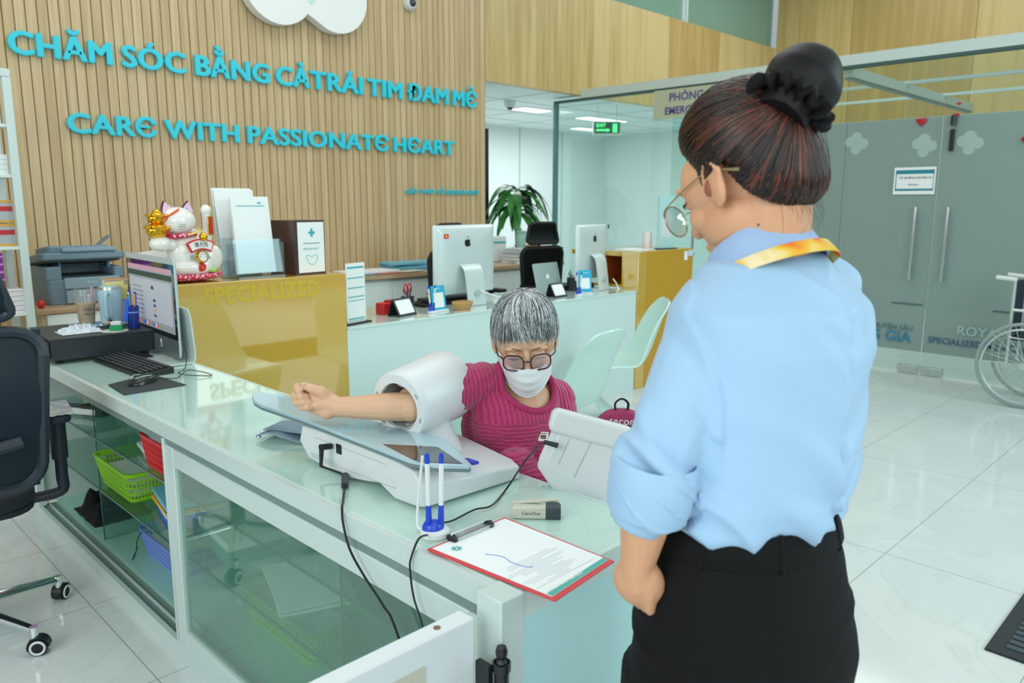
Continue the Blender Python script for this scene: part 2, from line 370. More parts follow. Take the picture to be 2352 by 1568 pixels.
wall_sign('wall_sign', 'upper row of large raised cyan letters on the slatted wall', [('CHĂM', 1.40, 2.015), ('SÓC', 2.09, 2.525), ('BẰNG', 2.6, 3.19), ('CẢ', 3.26, 3.555), ('TRÁI', 3.575, 4.085), ('TIM', 4.145, 4.52), ('ĐAM', 4.59, 5.07), ('MЄ^', 5.125, 5.43)], 2.393, .145)
wall_sign('wall_sign', 'lower row of large raised cyan letters on the slatted wall', [('CARЄ', 1.70, 2.28), ('WITH', 2.355, 2.92), ('PASSIONATЄ', 2.985, 4.34), ('HЄART', 4.405, 5.13)], 1.92, .132)
wall_sign('wall_sign', 'small single row of cyan lettering low on the slatted wall', [('GIẤY', 4.548, 4.70), ('PHÉP', 4.735, 4.90), ('SỐ', 4.935, 5.02), ('07353/HCM-GPHĐ', 5.045, 5.47)], 1.543, .042, th=.012)
t = thing('cloud_sign', 'white cloud shaped sign board with a mint drop, at the top of the slatted wall', 'sign', (3.6, 5.978, 2.84))
pts = []
for cx, cz, r_, a0, a1 in ((-.32, .31, .31, 175, 322), (.2, .31, .30, 250, 385), (.2, .65, .27, 330, 440), (-.15, .75, .3, 60, 165)):
    for i in range(14): a = R(a0+(a1-a0)*i/13); pts.append((cx+r_*cos(a), cz+r_*sin(a)))
Mw = frame((0, 0, 0), (1, 0, 0), (0, 0, 1))
P('board', MB().prism(pts, .02, .11, 0, Mw), mat('sign white', (240, 241, 240), .4), t, smooth=False)
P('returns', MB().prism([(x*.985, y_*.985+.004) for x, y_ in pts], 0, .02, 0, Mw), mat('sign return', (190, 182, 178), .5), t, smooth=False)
dr = [(-.04+.10*cos(R(a))*(1 if a < 180 else .55), .36+(.16 if a > 180 else .10)*sin(R(a))) for a in range(0, 360, 15)]
P('drop_emblem', MB().prism([(x-.0, y_) for x, y_ in dr], .11, .116, 0, Mw), mat('mint emblem', (205, 234, 232), .5), t, smooth=False)

def dome_cam(loc, label, rx=0, s=1):
    t = thing('security_camera', label, 'camera', loc); Mx = Matrix.Rotation(rx, 4, 'X') @ Matrix.Scale(s, 4)
    P('housing', MB().lathe([(.055, 0), (.055, -.02), (.05, -.05), (.04, -.06)], M=Mx), plastic_w, t)
    P('lens', MB().ell((0, 0, -.052), .034, M=Mx), screen, t)
dome_cam((4.63, 5.978, 3.24), 'small white round camera on the slatted wall beside the cloud sign', R(-90), 1.1)
dome_cam((6.9, 6.95, 2.68), 'white dome camera hanging from the corridor ceiling', 0, 1.3)
def exit_sign(loc, rz, label, hang):
    t = thing('exit_sign', label, 'exit sign', loc, rz)
    P('housing', MB().box((0, 0, 0), (.36, .05, .17)), plastic_w, t, bev=.004)
    e = P('panel', MB().box((0, -.028, .005), (.32, .006, .13)), mat('exit green', (6, 92, 50), .4), t, smooth=False)
    g = mat('exit pictogram', (90, 255, 150), .5, emit=1.2); M = frame((0, -.0315, 0), (1, 0, 0), (0, 0, 1))
    m = MB().text('EXIT', .06, M=frame((-.14, -.0325, .015), (1, 0, 0), (0, 0, 1)), off=.002)
    m.prism([(-.14, -.035), (.0, -.035), (.0, -.05), (.04, -.022), (.0, .003), (.0, -.01), (-.14, -.01)], 0, .002, 0, M)
    m.prism([(.07, -.05), (.13, -.05), (.13, .055), (.07, .055)], 0, .002, 0, M)
    P('pictogram', m, g, t, smooth=False)
    for x in (-.12, .12): P('hanger', MB().cyl((x, 0, .08), (x, 0, hang), .004, n=6), alu, t)
exit_sign((5.78, 6.5, 2.52), R(-12), 'green exit sign hanging beside the right end of the slatted wall', .16)
exit_sign((8.1, 6.4, 2.40), R(-45), 'green exit sign seen through the glass wall', .28)

# plate with room name on the glass
t = thing('room_sign', 'translucent plate with purple room lettering on the glass, behind the standing person', 'sign', (7.08, 4.5, 2.33), world=True)
P('plate', MB().bx((7.075, 3.9, 2.33), (7.085, 4.97, 2.62)), mat('plate', (186, 192, 165), .5), t, smooth=False)
pur = mat('purple lettering', (98, 84, 150), .6)
Mt = lambda y, z: frame((7.07, y, z), (0, -1, 0), (0, 0, 1))
P('lettering', MB().text('PHÒNG CẤP CỨU', .115, M=Mt(4.78, 2.50), off=.002), pur, t, smooth=False)
P('lettering', MB().text('EMERGENCY ROOM', .105, M=Mt(4.83, 2.37), off=.002), pur, t, smooth=False)
# notice on the door leaf
t = thing('door_notice', 'white notice with teal bands stuck on the frosted door', 'notice', (7.125, 2.34, 1.54), world=True)
P('sheet', MB().bx((7.126, 2.172, 1.535), (7.129, 2.502, 1.76)), paper, t, smooth=False)
P('banner', MB().bx((7.124, 2.185, 1.705), (7.1262, 2.485, 1.737)).bx((7.124, 2.185, 1.565), (7.1262, 2.485, 1.582)).bx((7.124, 2.480, 1.565), (7.1262, 2.486, 1.737)).bx((7.124, 2.185, 1.565), (7.1262, 2.189, 1.737)), mat('teal band', (30, 130, 150), .5), t, smooth=False)
Mt = lambda y, z: frame((7.1235, y, z), (0, -1, 0), (0, 0, 1))
P('lettering', MB().text('TỔ TRƯỞNG NGUYÊN VỤ', .022, M=Mt(2.46, 1.665)).text('TNE Nurse', .018, M=Mt(2.385, 1.61)), ink, t, smooth=False)
t = thing('glass_lettering', 'clinic name in blue and green capitals low on the frosted doors', 'lettering', (7.12, 2.2, .28), world=True)
Mt = lambda y, z: frame((7.125, y, z), (0, -1, 0), (0, 0, 1))
P('name_line', MB().text('ĐA KHOA CHUYÊN SÂU', .062, M=Mt(2.92, .375)), mat('teal letters', (60, 110, 120), .6), t, smooth=False)
P('name_line', MB().text('HOÀNG GIA', .13, M=Mt(2.99, .272), off=.003), mat('blue letters', (50, 130, 160), .6), t, smooth=False)
P('name_line', MB().text('ROYAL', .11, M=Mt(1.90, .385), off=.002), mat('grey letters', (160, 185, 185), .6), t, smooth=False)
P('name_line', MB().text('SPECIALIZED MEDICAL', .072, M=Mt(2.115, .295), off=.001), mat('navy letters', (60, 92, 130), .6), t, smooth=False)
for k, (y, z) in enumerate(((2.848, 1.975), (2.291, 1.93), (1.95, 1.935))):
    m = MB()
    for dy, dz, r_ in ((0, -.045, .045), (.05, .02, .045), (-.06, .0, .045), (0, .05, .05)): m.cyl((7.1352-abs(dy)*.02-abs(dz)*.01, y+dy, z+dz), (7.136, y+dy, z+dz), r_, n=24)
    solo('window_decal', m, mat('pale decal', (160, 182, 176), .6), 'pale clover shaped decal high on the frosted glass, ' + ('left one nearest the hair bun', 'middle one above the notice', 'right one beside the dark hinge')[k], 'decal', 'pale decals on the frosted glass', smooth=False)
def heart(loc, s, label):
    pts = [(16*sin(a)**3, 13*cos(a)-5*cos(2*a)-2*cos(3*a)-cos(4*a)) for a in [2*pi*i/28 for i in range(28)]]
    M = frame(loc, (0, -1, 0), (0, 0, 1)) @ Matrix.Scale(s/32, 4)
    r = [[(x*q, y*q, z_) for x, y in pts] for q, z_ in ((.3, -5), (.8, -3.6), (1, 0), (.8, 3.6), (.3, 5))]
    solo('heart_decoration', MB().loft(r, M=M), mat('heart red', (178, 26, 36), .35), label, 'decoration', 'red decorations hanging by the glass doors')
heart((7.122, 2.32, 2.13), .085, 'dark red heart hanging left of the end of the white beam')
heart((7.122, 2.06, 2.16), .05, 'small red heart hanging just under the end of the white beam')
heart((7.122, 2.05, 2.25), .035, 'small red bow hanging just above the end of the white beam')
heart((7.122, 1.555, 1.94), .07, 'orange red heart at the right edge of the picture')
t = thing('door_closer', 'dark vertical hinge fitting on the glass over the doors', 'hinge', (7.12, 2.08, 1.87), world=True)
P('body', MB().bx((7.10, 2.06, 1.88), (7.135, 2.09, 2.05)), black, t, bev=.003); P('spindle', MB().cyl((7.10, 2.07, 2.08), (7.10, 2.07, 2.16), .022, n=14), dark, t)

# ------------------------------------------------------------ front counter (glass fronted cabinet) X .872-1.305, Y .87-4.05, top z .79
CT = .79
ctr = thing('display_counter', 'long glass fronted white counter with mint top, from the gate to the cash drawer', 'counter', (1.09, 2.4, 0), world=True)
P('glass_top', MB().bx((.885, .875, .772), (1.312, 4.05, CT)), counter_glass, ctr, bev=.002)
P('top_edge', MB().bx((.868, .877, .742), (.885, 4.05, CT-.001)).bx((.868, .866, .742), (1.318, .877, CT-.001)).bx((1.310, .866, .742), (1.318, 4.05, CT+.001)), alu_w, ctr, smooth=False)
P('top_rail', MB().bx((.878, .93, .712), (.90, 4.05, .742), 1), [alu_w, slate], ctr, smooth=False)
P('end_panel', MB().bx((.895, .868, .0), (1.312, .88, .742)).bx((.895, .866, .355), (1.312, .8685, .358), 1), [mat('aqua clad panel', (166, 216, 215), .18, coat=.5), mat('aqua seam', (140, 190, 190), .5)], ctr, smooth=False)
P('end_panel', MB().bx((.90, 4.02, .06), (1.30, 4.045, .742)), mat('grey panel', (196, 206, 202), .5), ctr, smooth=False)
P('back_panel', MB().bx((1.288, .88, .0), (1.312, 4.04, .742)), mat('mint back panel', (176, 212, 202), .35), ctr, smooth=False)
P('bottom_deck', MB().bx((.95, .88, .02), (1.29, 4.02, .06)), mat('mint deck', (160, 208, 194), .15, coat=.5), ctr, smooth=False)
P('base_rail', MB().bx((.868, .92, 0), (.885, 4.05, .052), 0).bx((.885, .92, 0), (.952, 4.05, .04), 1).bx((.915, .92, .04), (.92, 4.05, .05), 0), [alu_w, slate], ctr, smooth=False)
P('corner_post', MB().bx((.838, .863, 0), (.893, .925, .7925)), alu_w, ctr, bev=.002)
P('corner_post', MB().bx((.87, 4.0, .05), (.90, 4.05, .742)), alu_w, ctr, smooth=False)
for z in (.335, .545):
    P('glass_shelf', MB().bx((.911, 1.0, z), (1.285, 4.0, z+.008), 0).bx((.907, 1.0, z), (.911, 4.0, z+.008), 1), [shelf_glass, glass_edge], ctr, smooth=False)
for y in (3.37, 1.55):
    P('glass_divider', MB().bx((.960, y, .06), (1.285, y+.006, .70), 0).bx((.957, y, .06), (.960, y+.006, .70), 1), [shelf_glass, glass_edge], ctr, smooth=False)
d = P('sliding_door', MB().bx((.885, .96, .10), (.89, 2.36, .66)), door_glass, ctr, smooth=False)
for a, b_ in (((.874, 2.34, .045), (.898, 2.40, .715)), ((.874, .93, .045), (.898, .985, .715)), ((.874, .985, .655), (.898, 2.34, .715)), ((.874, .985, .045), (.898, 2.34, .105))):
    P('door_frame', MB().bx(a, b_), alu_w, d, bev=.003)
P('door_frame', MB().bx((.869, 2.398, .04), (.893, 2.412, .735)), alu, d, bev=.003)

# swing gate
t = thing('swing_gate', 'white swing gate with an inset panel, hinged at the corner of the front counter', 'gate', (.4, .905, 0), world=True)
gw = mat('gate white', (222, 229, 232), .35)
x0, x1, y0, y1, zt = -.35, .80, .888, .926, .772
P('rail', MB().bx((x0, y0, zt-.13), (x1, y1, zt)), gw, t, bev=.003)
P('rail', MB().bx((x0, y0, .04), (x1, y1, .15)), gw, t, bev=.003)
P('stile', MB().bx((x1-.12, y0+.0005, .15), (x1, y1-.0005, zt-.13)), gw, t, bev=.003)
P('stile', MB().bx((x0, y0+.0005, .15), (x0+.12, y1-.0005, zt-.13)), gw, t, bev=.003)
P('panel', MB().bx((x0+.11, y0+.014, .14), (x1-.115, y1-.008, zt-.12)), mat('gate panel', (214, 224, 230), .35), t, smooth=False)
P('molding', MB().tube([(x0+.125, y0+.008, .16), (x1-.125, y0+.008, .16), (x1-.125, y0+.008, zt-.135), (x0+.125, y0+.008, zt-.135)], .008, 6, closed=True), gw, t)
P('tape_patch', MB().bx((.46, y0-.0012, zt-.075), (.695, y0, zt-.04)), mat('beige patch', (198, 198, 182), .6), t, bev=.0005)
P('screw_plug', MB().cyl((.735, .907, zt), (.735, .907, zt+.0012), .006, n=14), mat('brown plug', (120, 100, 80), .6), t)
t = thing('gate_hinge', 'black sprung hinge with a ball finial on the gate post', 'hinge', (.84, .85, .6), world=True)
P('barrel', MB().cyl((.822, .846, .52), (.822, .846, .70), .0125).cyl((.822, .846, .685), (.822, .846, .70), .0155), black, t)
P('finial', MB().lathe([(.010, .70), (.006, .706), (.0095, .712), (.0105, .72), (.008, .728), (.001, .731)], (.822, .846, 0)), black, t)
P('leaf', MB().bx((.800, .856, .52), (.812, .888, .695)), black, t, bev=.002)
P('leaf', MB().bx((.826, .850, .52), (.834, .864, .695)), black, t, bev=.002)

# ------------------------------------------------------------ reception: yellow units, white desk, rear cabinet
t = thing('reception_unit', 'tall glossy yellow reception end unit carrying the lucky cat and brochures', 'reception counter', (1.7, 3.75, 0), world=True)
P('front_panel', MB().bx((1.36, 3.57, .0), (2.305, 3.60, 1.083)), yellow, t, bev=.003)
P('body', MB().bx((1.36, 3.60, 0), (2.305, 4.0, 1.06)), yellow, t, bev=.003)
P('top_board', MB().bx((1.36, 3.60, 1.06), (2.305, 4.02, 1.083)), yellow, t, bev=.003)
refl = mat('reflected lettering', (206, 178, 50), .2, coat=.6)  # reflection of the entrance lettering, painted onto the glossy front
P('lettering', MB().text('SPECIALIZED', .135, depth=.0006, M=frame((1.53, 3.569, .982), (1, 0, 0), (0, 0, 1)), off=.005, sxy=(.80, .8)), refl, t, smooth=False)
t = thing('reception_desk', 'long white reception desk between the two yellow units', 'desk', (3.6, 3.87, 0), world=True)
P('front_panel', MB().bx((2.305, 3.57, 0), (4.93, 3.60, .775)), desk_w, t, smooth=False)
P('side_panel', MB().bx((2.31, 3.60, 0), (2.34, 4.17, .775)), desk_w, t, smooth=False)
P('side_panel', MB().bx((4.895, 3.60, 0), (4.925, 4.17, .775)), desk_w, t, smooth=False)
P('desk_top', MB().bx((2.308, 3.565, .775), (4.93, 4.20, CT)), mat('desk glass', (206, 228, 222), .08, coat=.6), t, bev=.002)
oc = mat('ochre laminate', (196, 148, 36), .3, coat=.3)
t = thing('reception_unit', 'ochre reception end unit with an open shelf, right of the white desk', 'reception counter', (5.3, 3.8, 0), world=True)
P('end_panel', MB().bx((4.935, 3.56, 0), (5.045, 3.72, 1.087)), yellow, t, bev=.002)
P('front_panel', MB().bx((5.048, 3.565, 0), (5.71, 3.60, 1.087)), oc, t, bev=.002)
P('side_panel', MB().bx((5.68, 3.60, 0), (5.71, 4.2, 1.087)), oc, t, bev=.002)
P('side_panel', MB().bx((5.07, 3.72, 0), (5.10, 3.76, 1.0)), yellow, t, bev=.002)
P('shelf_board', MB().bx((4.95, 3.60, .80), (5.68, 4.2, .82)), yellow, t, bev=.002)
P('top_board', MB().bx((4.95, 3.60, 1.045), (5.70, 4.25, 1.085)), yellow, t, bev=.003)
P('back_board', MB().bx((5.10, 4.0, .82), (5.68, 4.02, 1.045)), mat('orange board', (205, 100, 30), .5), t, smooth=False)
wl = cab_wood
t = thing('rear_cabinet', 'low rear cabinet with oak worktop and white doors along the slatted wall', 'cabinet', (4.2, 5.7, 0), world=True)
P('worktop', MB().bx((1.75, 5.38, .825), (6.15, 5.975, .86)), wl, t, bev=.003)
P('body', MB().bx((1.78, 5.43, .08), (6.12, 5.97, .825)), mat('cabinet carcass', (205, 212, 212), .5), t, smooth=False)
x = 1.8
while x < 6.0:
    dd = P('cabinet_door', MB().bx((x, 5.41, .10), (x+.535, 5.43, .80)), white, t, bev=.002); x += .54
t = thing('printer_cabinet', 'oak topped cabinet with white drawer fronts, under the grey printer', 'cabinet', (1.35, 5.3, 0), world=True)
P('worktop', MB().bx((1.18, 5.0, .82), (1.74, 5.75, .85)), wl, t, bev=.003)
P('body', MB().bx((1.21, 5.03, 0), (1.72, 5.72, .82)), mat('oak carcass', (190, 172, 142), .5), t, smooth=False)
for z in (.08, .33, .58): P('drawer', MB().bx((1.235, 5.01, z), (1.70, 5.03, z+.235)), white, t, bev=.002)

# ------------------------------------------------------------ pharmacy shelf rack
t = thing('shelf_rack', 'white metal display rack of medicine boxes at the left edge', 'shelf', (.8, 4.95, 0), world=True)
for (x, y) in ((1.12, 4.88), (1.12, 5.22), (.2, 4.88), (.2, 5.22)): P('upright', MB().bx((x-.02, y-.02, 0), (x+.02, y+.02, 2.099)), alu_w, t, bev=.002)
P('top_frame', MB().bx((.2, 4.86, 2.10), (1.14, 4.90, 2.14)).bx((.2, 5.20, 2.10), (1.14, 5.24, 2.14)).bx((1.10, 4.90, 2.10), (1.14, 5.20, 2.14)), alu_w, t, bev=.002)
SZ = [.86, 1.22, 1.60, 1.86]
for z in [.4]+SZ: P('shelf_board', MB().bx((.2, 4.87, z-.018), (1.115, 5.23, z)), mat('white shelf', (214, 224, 220), .4), t, bev=.002)
P('back_strip', MB().bx((1.0, 5.2, .4), (1.03, 5.215, 2.1)), alu, t, smooth=False)
def carton(x, y, z, sx_, sy_, sz_, mats, label, grp, stripe=.5, rz=0, text=None, th=.35):
    t = thing('medicine_box', label, 'box', (x, y, z), rz, grp)
    P('carton', MB().box((0, 0, sz_/2), (sx_, sy_, sz_)), mats[0], t, bev=.0008)
    if len(mats) > 1:
        m = MB().box((0, -sy_/2-.0006, sz_*stripe), (sx_*.96, .0012, sz_*th))
        P('print', m, mats[1], t, smooth=False)
    if len(mats) > 2: P('trim', MB().box((0, -sy_/2-.0008, sz_*.94), (sx_, .0014, sz_*.1)).box((0, -sy_/2-.0008, sz_*.06), (sx_, .0014, sz_*.1)), mats[2], t, smooth=False)
    return t
wh = mat('carton white', (225, 230, 230), .5); sil = mat('carton silver', (180, 188, 190), .3, .3); redp = mat('red print', (190, 40, 50), .5); gp = mat('gold print', (220, 160, 50), .4); cyb = mat('cyan print', (70, 175, 215), .5); pk = mat('pink print', (205, 120, 150), .5); lv = mat('violet print', (190, 150, 215), .5)
def nth(k, n_): return 'topmost of' if k == n_-1 else ('lowest of' if k == 0 else '%s from the bottom of' % ('', 'second', 'third', 'fourth', 'fifth', 'sixth', 'seventh', 'eighth')[k])
for k in range(2): carton(.99, 4.99, 1.22+k*.125, .22, .15, .12, (sil, redp, gp), 'silver box with red lettering and gold edges, %s the pair on the rack' % nth(k, 2), 'silver and red boxes on the rack', .62, th=.22)
for k in range(8): carton(.98, 4.95, .86+k*.041, .085, .12, .039, (purple, lv), 'purple box, %s the stack on the rack' % nth(k, 8), 'purple boxes on the rack', th=.2)
for k in range(7): carton(.89, 4.93, .86+k*.028, .10, .1, .026, (wh, cyb), 'white box with a cyan band, %s the front left stack' % nth(k, 7), 'white and cyan boxes on the rack', th=.5)
for k in range(5): carton(1.055, 4.94, .86+k*.026, .09, .1, .025, (wh, pk), 'white box with a pink line, %s the stack by the upright' % nth(k, 5), 'white and pink boxes on the rack', th=.15)
for k in range(4): carton(1.02, 4.95, 1.60+k*.026, .15, .1, .025, (wh,), 'plain white box, %s the stack on the third shelf' % nth(k, 4), 'plain white boxes on the rack')
for k in range(3): carton(1.02, 4.95, 1.86+k*.03, .13, .1, .029, (wh,), 'plain white box, %s the stack on the top shelf' % nth(k, 3), 'plain white boxes on the top shelf')
carton(.82, 4.97, 1.22, .09, .12, .2, (mat('carton brown', (176, 120, 90), .5), wh), 'tan box left of the silver and red boxes', 'medicine boxes')
carton(.80, 4.97, .86, .07, .12, .24, (cyb, wh), 'tall light blue box behind the cyan banded boxes', 'medicine boxes')
carton(1.0, 4.97, .4, .18, .15, .14, (mat('carton orange', (205, 90, 50), .5), wh), 'orange box on the lowest shelf', 'medicine boxes')

# ------------------------------------------------------------ things on the reception
def apple(s_, M, mi=0):
    pts = []
    for i in range(40):
        a = 2*pi*i/40; r_ = .5*(1+.06*cos(2*a)); x = r_*cos(a)*.96; y = r_*sin(a)*1.02
        if y > 0: y -= .13*math.exp(-(x/.16)**2)
        else: y += .07*math.exp(-(x/.13)**2)
        d = sqrt((x-.62)**2+(y-.08)**2)
        if d < .27: x -= (.27-d)*.95
        pts.append((x*s_, y*s_))
    m = MB().prism(pts, 0, .0012, mi, M)
    m.prism([((.02+.13*u_)*s_, (.55+.2*v_)*s_) for u_, v_ in ((0, 0), (.1, .6), (.6, 1.1), (1, 1.3), (.95, .7), (.5, .15))], 0, .0012, mi, M)
    return m
imac_b = mat('monitor aluminium', (206, 218, 218), .35, .2); imac_d = mat('logo black', (20, 22, 26), .3)
# built at its foot, screen facing +Y (back towards -Y)
def monitor(name, label, loc, rz, w_=.56, h_=.44, z0=.06, grp=None, extra=None, tilt=0):
    t = thing(name, label, 'computer', loc, rz, grp)
    M = T(0, .03, z0, 0, R(tilt))
    rows = []
    for (dy, s_) in ((-.0, 1), (-.008, .995), (-.022, .90), (-.032, .72), (-.036, .45)):
        rows.append([M @ V((x, .012+dy, y+h_/2)) for x, y in rrect(w_*s_, h_*s_, .014)])
    P('case', MB().loft(rows), imac_b, t, ang=60)
    P('screen', MB().prism([(x, y) for x, y in rrect(w_-.012, h_*.80, .004, cy=h_*.595)], 0, .002, 0, M @ frame((0, .012, 0), (-1, 0, 0), (0, 0, 1))), screen, t, smooth=False)
    P('chin', MB().prism([(x, y) for x, y in rrect(w_-.004, h_*.19, .006, cy=h_*.10)], 0, .0015, 0, M @ frame((0, .012, 0), (-1, 0, 0), (0, 0, 1))), imac_b, t, smooth=False)
    P('logo', apple(.055, M @ frame((0, -.0245, h_*.74), (1, 0, 0), (0, 0, 1))), imac_d, t, smooth=False)
    s_ = MB(); pr = [(.0, z0+.19), (-.03, z0+.17), (-.05, z0+.12), (-.075, .02), (-.08, .004), (-.06, .001), (.0, .001), (.07, .001)]
    pr = [(p.x, p.y) for p in cat_([(a, b_, 0) for a, b_ in pr], 4)]
    s_.sheet([[(-.085+.0*i, y, z) , (.085, y, z)] for i, (y, z) in enumerate(pr)], .006)
    P('stand', s_, imac_b, t)
    P('cable_hole', MB().cyl((0, -.088, .085), (0, -.066, .085), .022, n=20), mat('hole grey', (170, 184, 186), .5), t)
    return t
g = 'desktop computers on the reception desk'
t = monitor('desktop_computer', 'aluminium desktop computer turned away, with a small red flag sticker, centre of the white desk', (3.42, 3.83, CT), R(4), .565, .45, .075, g)
P('flag_sticker', MB().box((-.19, .0095, .455), (.04, .002, .03)), mat('flag red', (215, 50, 45), .5), t, smooth=False)
P('flag_star', MB().cyl((-.19, .0082, .455), (-.19, .0092, .455), .008, n=5), mat('flag yellow', (250, 215, 60), .5), t, smooth=False)
t = monitor('desktop_computer', 'aluminium desktop computer turned away beside the ochre unit, black sticker on its corner', (4.74, 3.83, CT), R(12), .50, .42, .085, g)
P('cat_sticker', MB().prism([(-.02, -.02), (.0, -.012), (.018, -.02), (.012, .0), (.024, .006), (.008, .01), (.006, .028), (-.002, .012), (-.022, .014), (-.01, .002)], 0, .001, 0, frame((.21, -.003, .485), (1, 0, 0), (0, 0, 1))), imac_d, t, smooth=False)
wc = mat('white cable', (225, 230, 230), .4)
solo('power_cable', MB().tube(cat_([(4.80, 3.70, CT+.09), (4.79, 3.66, CT+.06), (4.74, 3.60, CT+.02), (4.70, 3.585, CT+.004)], 6), .0045), wc, 'white cable hanging from the stand of the computer beside the ochre unit', 'cable')
solo('power_cable', MB().tube(cat_([(3.44, 3.735, CT+.10), (3.58, 3.72, CT+.05), (3.75, 3.75, CT+.012), (3.85, 3.82, CT+.005)], 6), .0045), wc, 'white cable trailing right from the computer with the flag sticker', 'cable')

def laptop(loc, rz):
    t = thing('laptop', 'open silver laptop seen from behind, in front of the black mesh chair', 'laptop', loc, rz)
    P('base', MB().prism(rrect(.31, .215, .01, cy=.11), .002, .014), imac_b, t, bev=.002)
    M = T(0, 0, .012, 0, R(-14)) 
    l = P('lid', MB().prism(rrect(.31, .215, .01, cy=.108), -.003, .004, 0, M @ frame((0, 0, 0), (1, 0, 0), (0, 0, 1))), mat('laptop shell', (172, 192, 190), .35, .3), t, bev=.0015)
    P('logo', apple(.038, M @ frame((0, -.0042, .112), (1, 0, 0), (0, 0, 1))), mat('white logo', (240, 246, 246), .3), l, smooth=False)
    P('display', MB().prism(rrect(.30, .2, .004, cy=.108), .0032, .004, 0, M @ frame((0, 0, 0), (-1, 0, 0), (0, 0, 1))), screen, l, smooth=False)
laptop((4.33, 3.93, CT), R(6))

def keyboard(name, loc, rz, label, w_=.44, d_=.13, h_=.018):
    t = thing(name, label, 'keyboard', loc, rz)
    P('case', MB().add([(-w_/2, -d_/2, 0), (w_/2, -d_/2, 0), (w_/2, d_/2, 0), (-w_/2, d_/2, 0), (-w_/2, -d_/2, .012), (w_/2, -d_/2, .012), (w_/2, d_/2, h_+.006), (-w_/2, d_/2, h_+.006)],
        [(0, 3, 2, 1), (4, 5, 6, 7), (0, 1, 5, 4), (1, 2, 6, 5), (2, 3, 7, 6), (3, 0, 4, 7)]), black, t, bev=.002)
    m = MB(); m2 = MB(); sl = (h_-.006)/d_; 
    for r_ in range(6):
        y = -d_/2+.012+r_*(d_-.02)/6+.006; x = -w_/2+.012; i = 0
        while x < w_/2-.02:
            kw = .016; 
            if r_ == 0 and 3 <= i < 4: kw = .09
            if abs(x-(w_*.5-.105)) < .008: x += .008
            z = .012+sl*(y+d_/2)
            if x+kw < w_/2-.008:
                m.box((x+kw/2, y, z+.003), (kw-.0025, .0145, .006)); m2.box((x+kw*.35, y+.002, z+.0063), (.003, .003, .0006))
            x += kw+.0022; i += 1
    P('keys', m, mat('key black', (32, 37, 40), .5), t, smooth=False, bev=.0008)
    P('key_legends', m2, mat('key legend', (190, 200, 200), .6), t, smooth=False)
    return t

def pen_cup(loc, label, contents, scissors=False, seed=1):
    rr = random.Random(seed); t = thing('pen_holder', label, 'pen holder', loc, 0, 'black mesh pen cups on the reception desk')
    P('mesh_cup', MB().lathe([(.036, 0), (.038, .002), (.040, .095), (.042, .098), (.040, .1), (.038, .096), (.034, .004)], n=24), glass('mesh cup '+str(seed), (120, 110, 118), .05, .3, .35, (60, 56, 62)), t)
    P('rim', MB().tube([(.041*cos(2*pi*i/24), .041*sin(2*pi*i/24), .098) for i in range(24)], .002, 6, closed=True), black, t)
    out = []
    for k, (mname, col, h_) in enumerate(contents):
        a = rr.uniform(0, 2*pi); q = thing('pen', '%s pen standing in the %s' % (mname, label.split(' on ')[0].split(' beside ')[0].replace('black mesh pen cup', 'pen cup')), 'pen', loc, 0, 'pens in the mesh cups')
        p0 = V((.02*cos(a), .02*sin(a), .004)); p1 = V((-.028*cos(a+.4), -.028*sin(a+.4), h_)); d = (p1-p0).normalized()
        P('barrel', MB().cyl(p0, p1-d*.02, .0042, n=8), mat('pen '+mname, col, .4), q); P('cap', MB().cyl(p1-d*.02, p1, .0046, .003, n=8), mat('cap '+mname, tuple(int(c_*.7) for c_ in col), .4), q)
    if scissors:
        q = thing('scissors', 'scissors with red ring handles standing in a mesh pen cup', 'scissors', loc, R(10))
        P('blades', MB().box((-.003, 0, .06), (.008, .0015, .11)).box((.003, .002, .06), (.008, .0015, .11)), steel, q, smooth=False)
        for sx_ in (-1, 1): P('handle', MB().tube(cat_([(sx_*.004, 0, .112), (sx_*.02, 0, .13), (sx_*.032, 0, .155), (sx_*.022, 0, .178), (sx_*.006, 0, .165), (sx_*.004, 0, .135)], 4, True), .0042, 8, closed=True), mat('scissor red', (190, 30, 60), .4), q)
pen_cup((2.90, 3.81, CT), 'black mesh pen cup holding scissors, on the left of the desk', [('grey', (150, 150, 150), .15), ('pale blue', (140, 180, 210), .14), ('violet', (130, 90, 190), .145), ('dark', (60, 60, 70), .155)], True, 1)
pen_cup((4.56, 3.91, CT), 'black mesh pen cup beside the laptop, on the right of the desk', [('blue', (60, 140, 200), .15), ('silver', (190, 195, 195), .165), ('yellow', (240, 210, 60), .13), ('pink', (220, 70, 130), .12), ('navy', (60, 70, 120), .14)], False, 2)

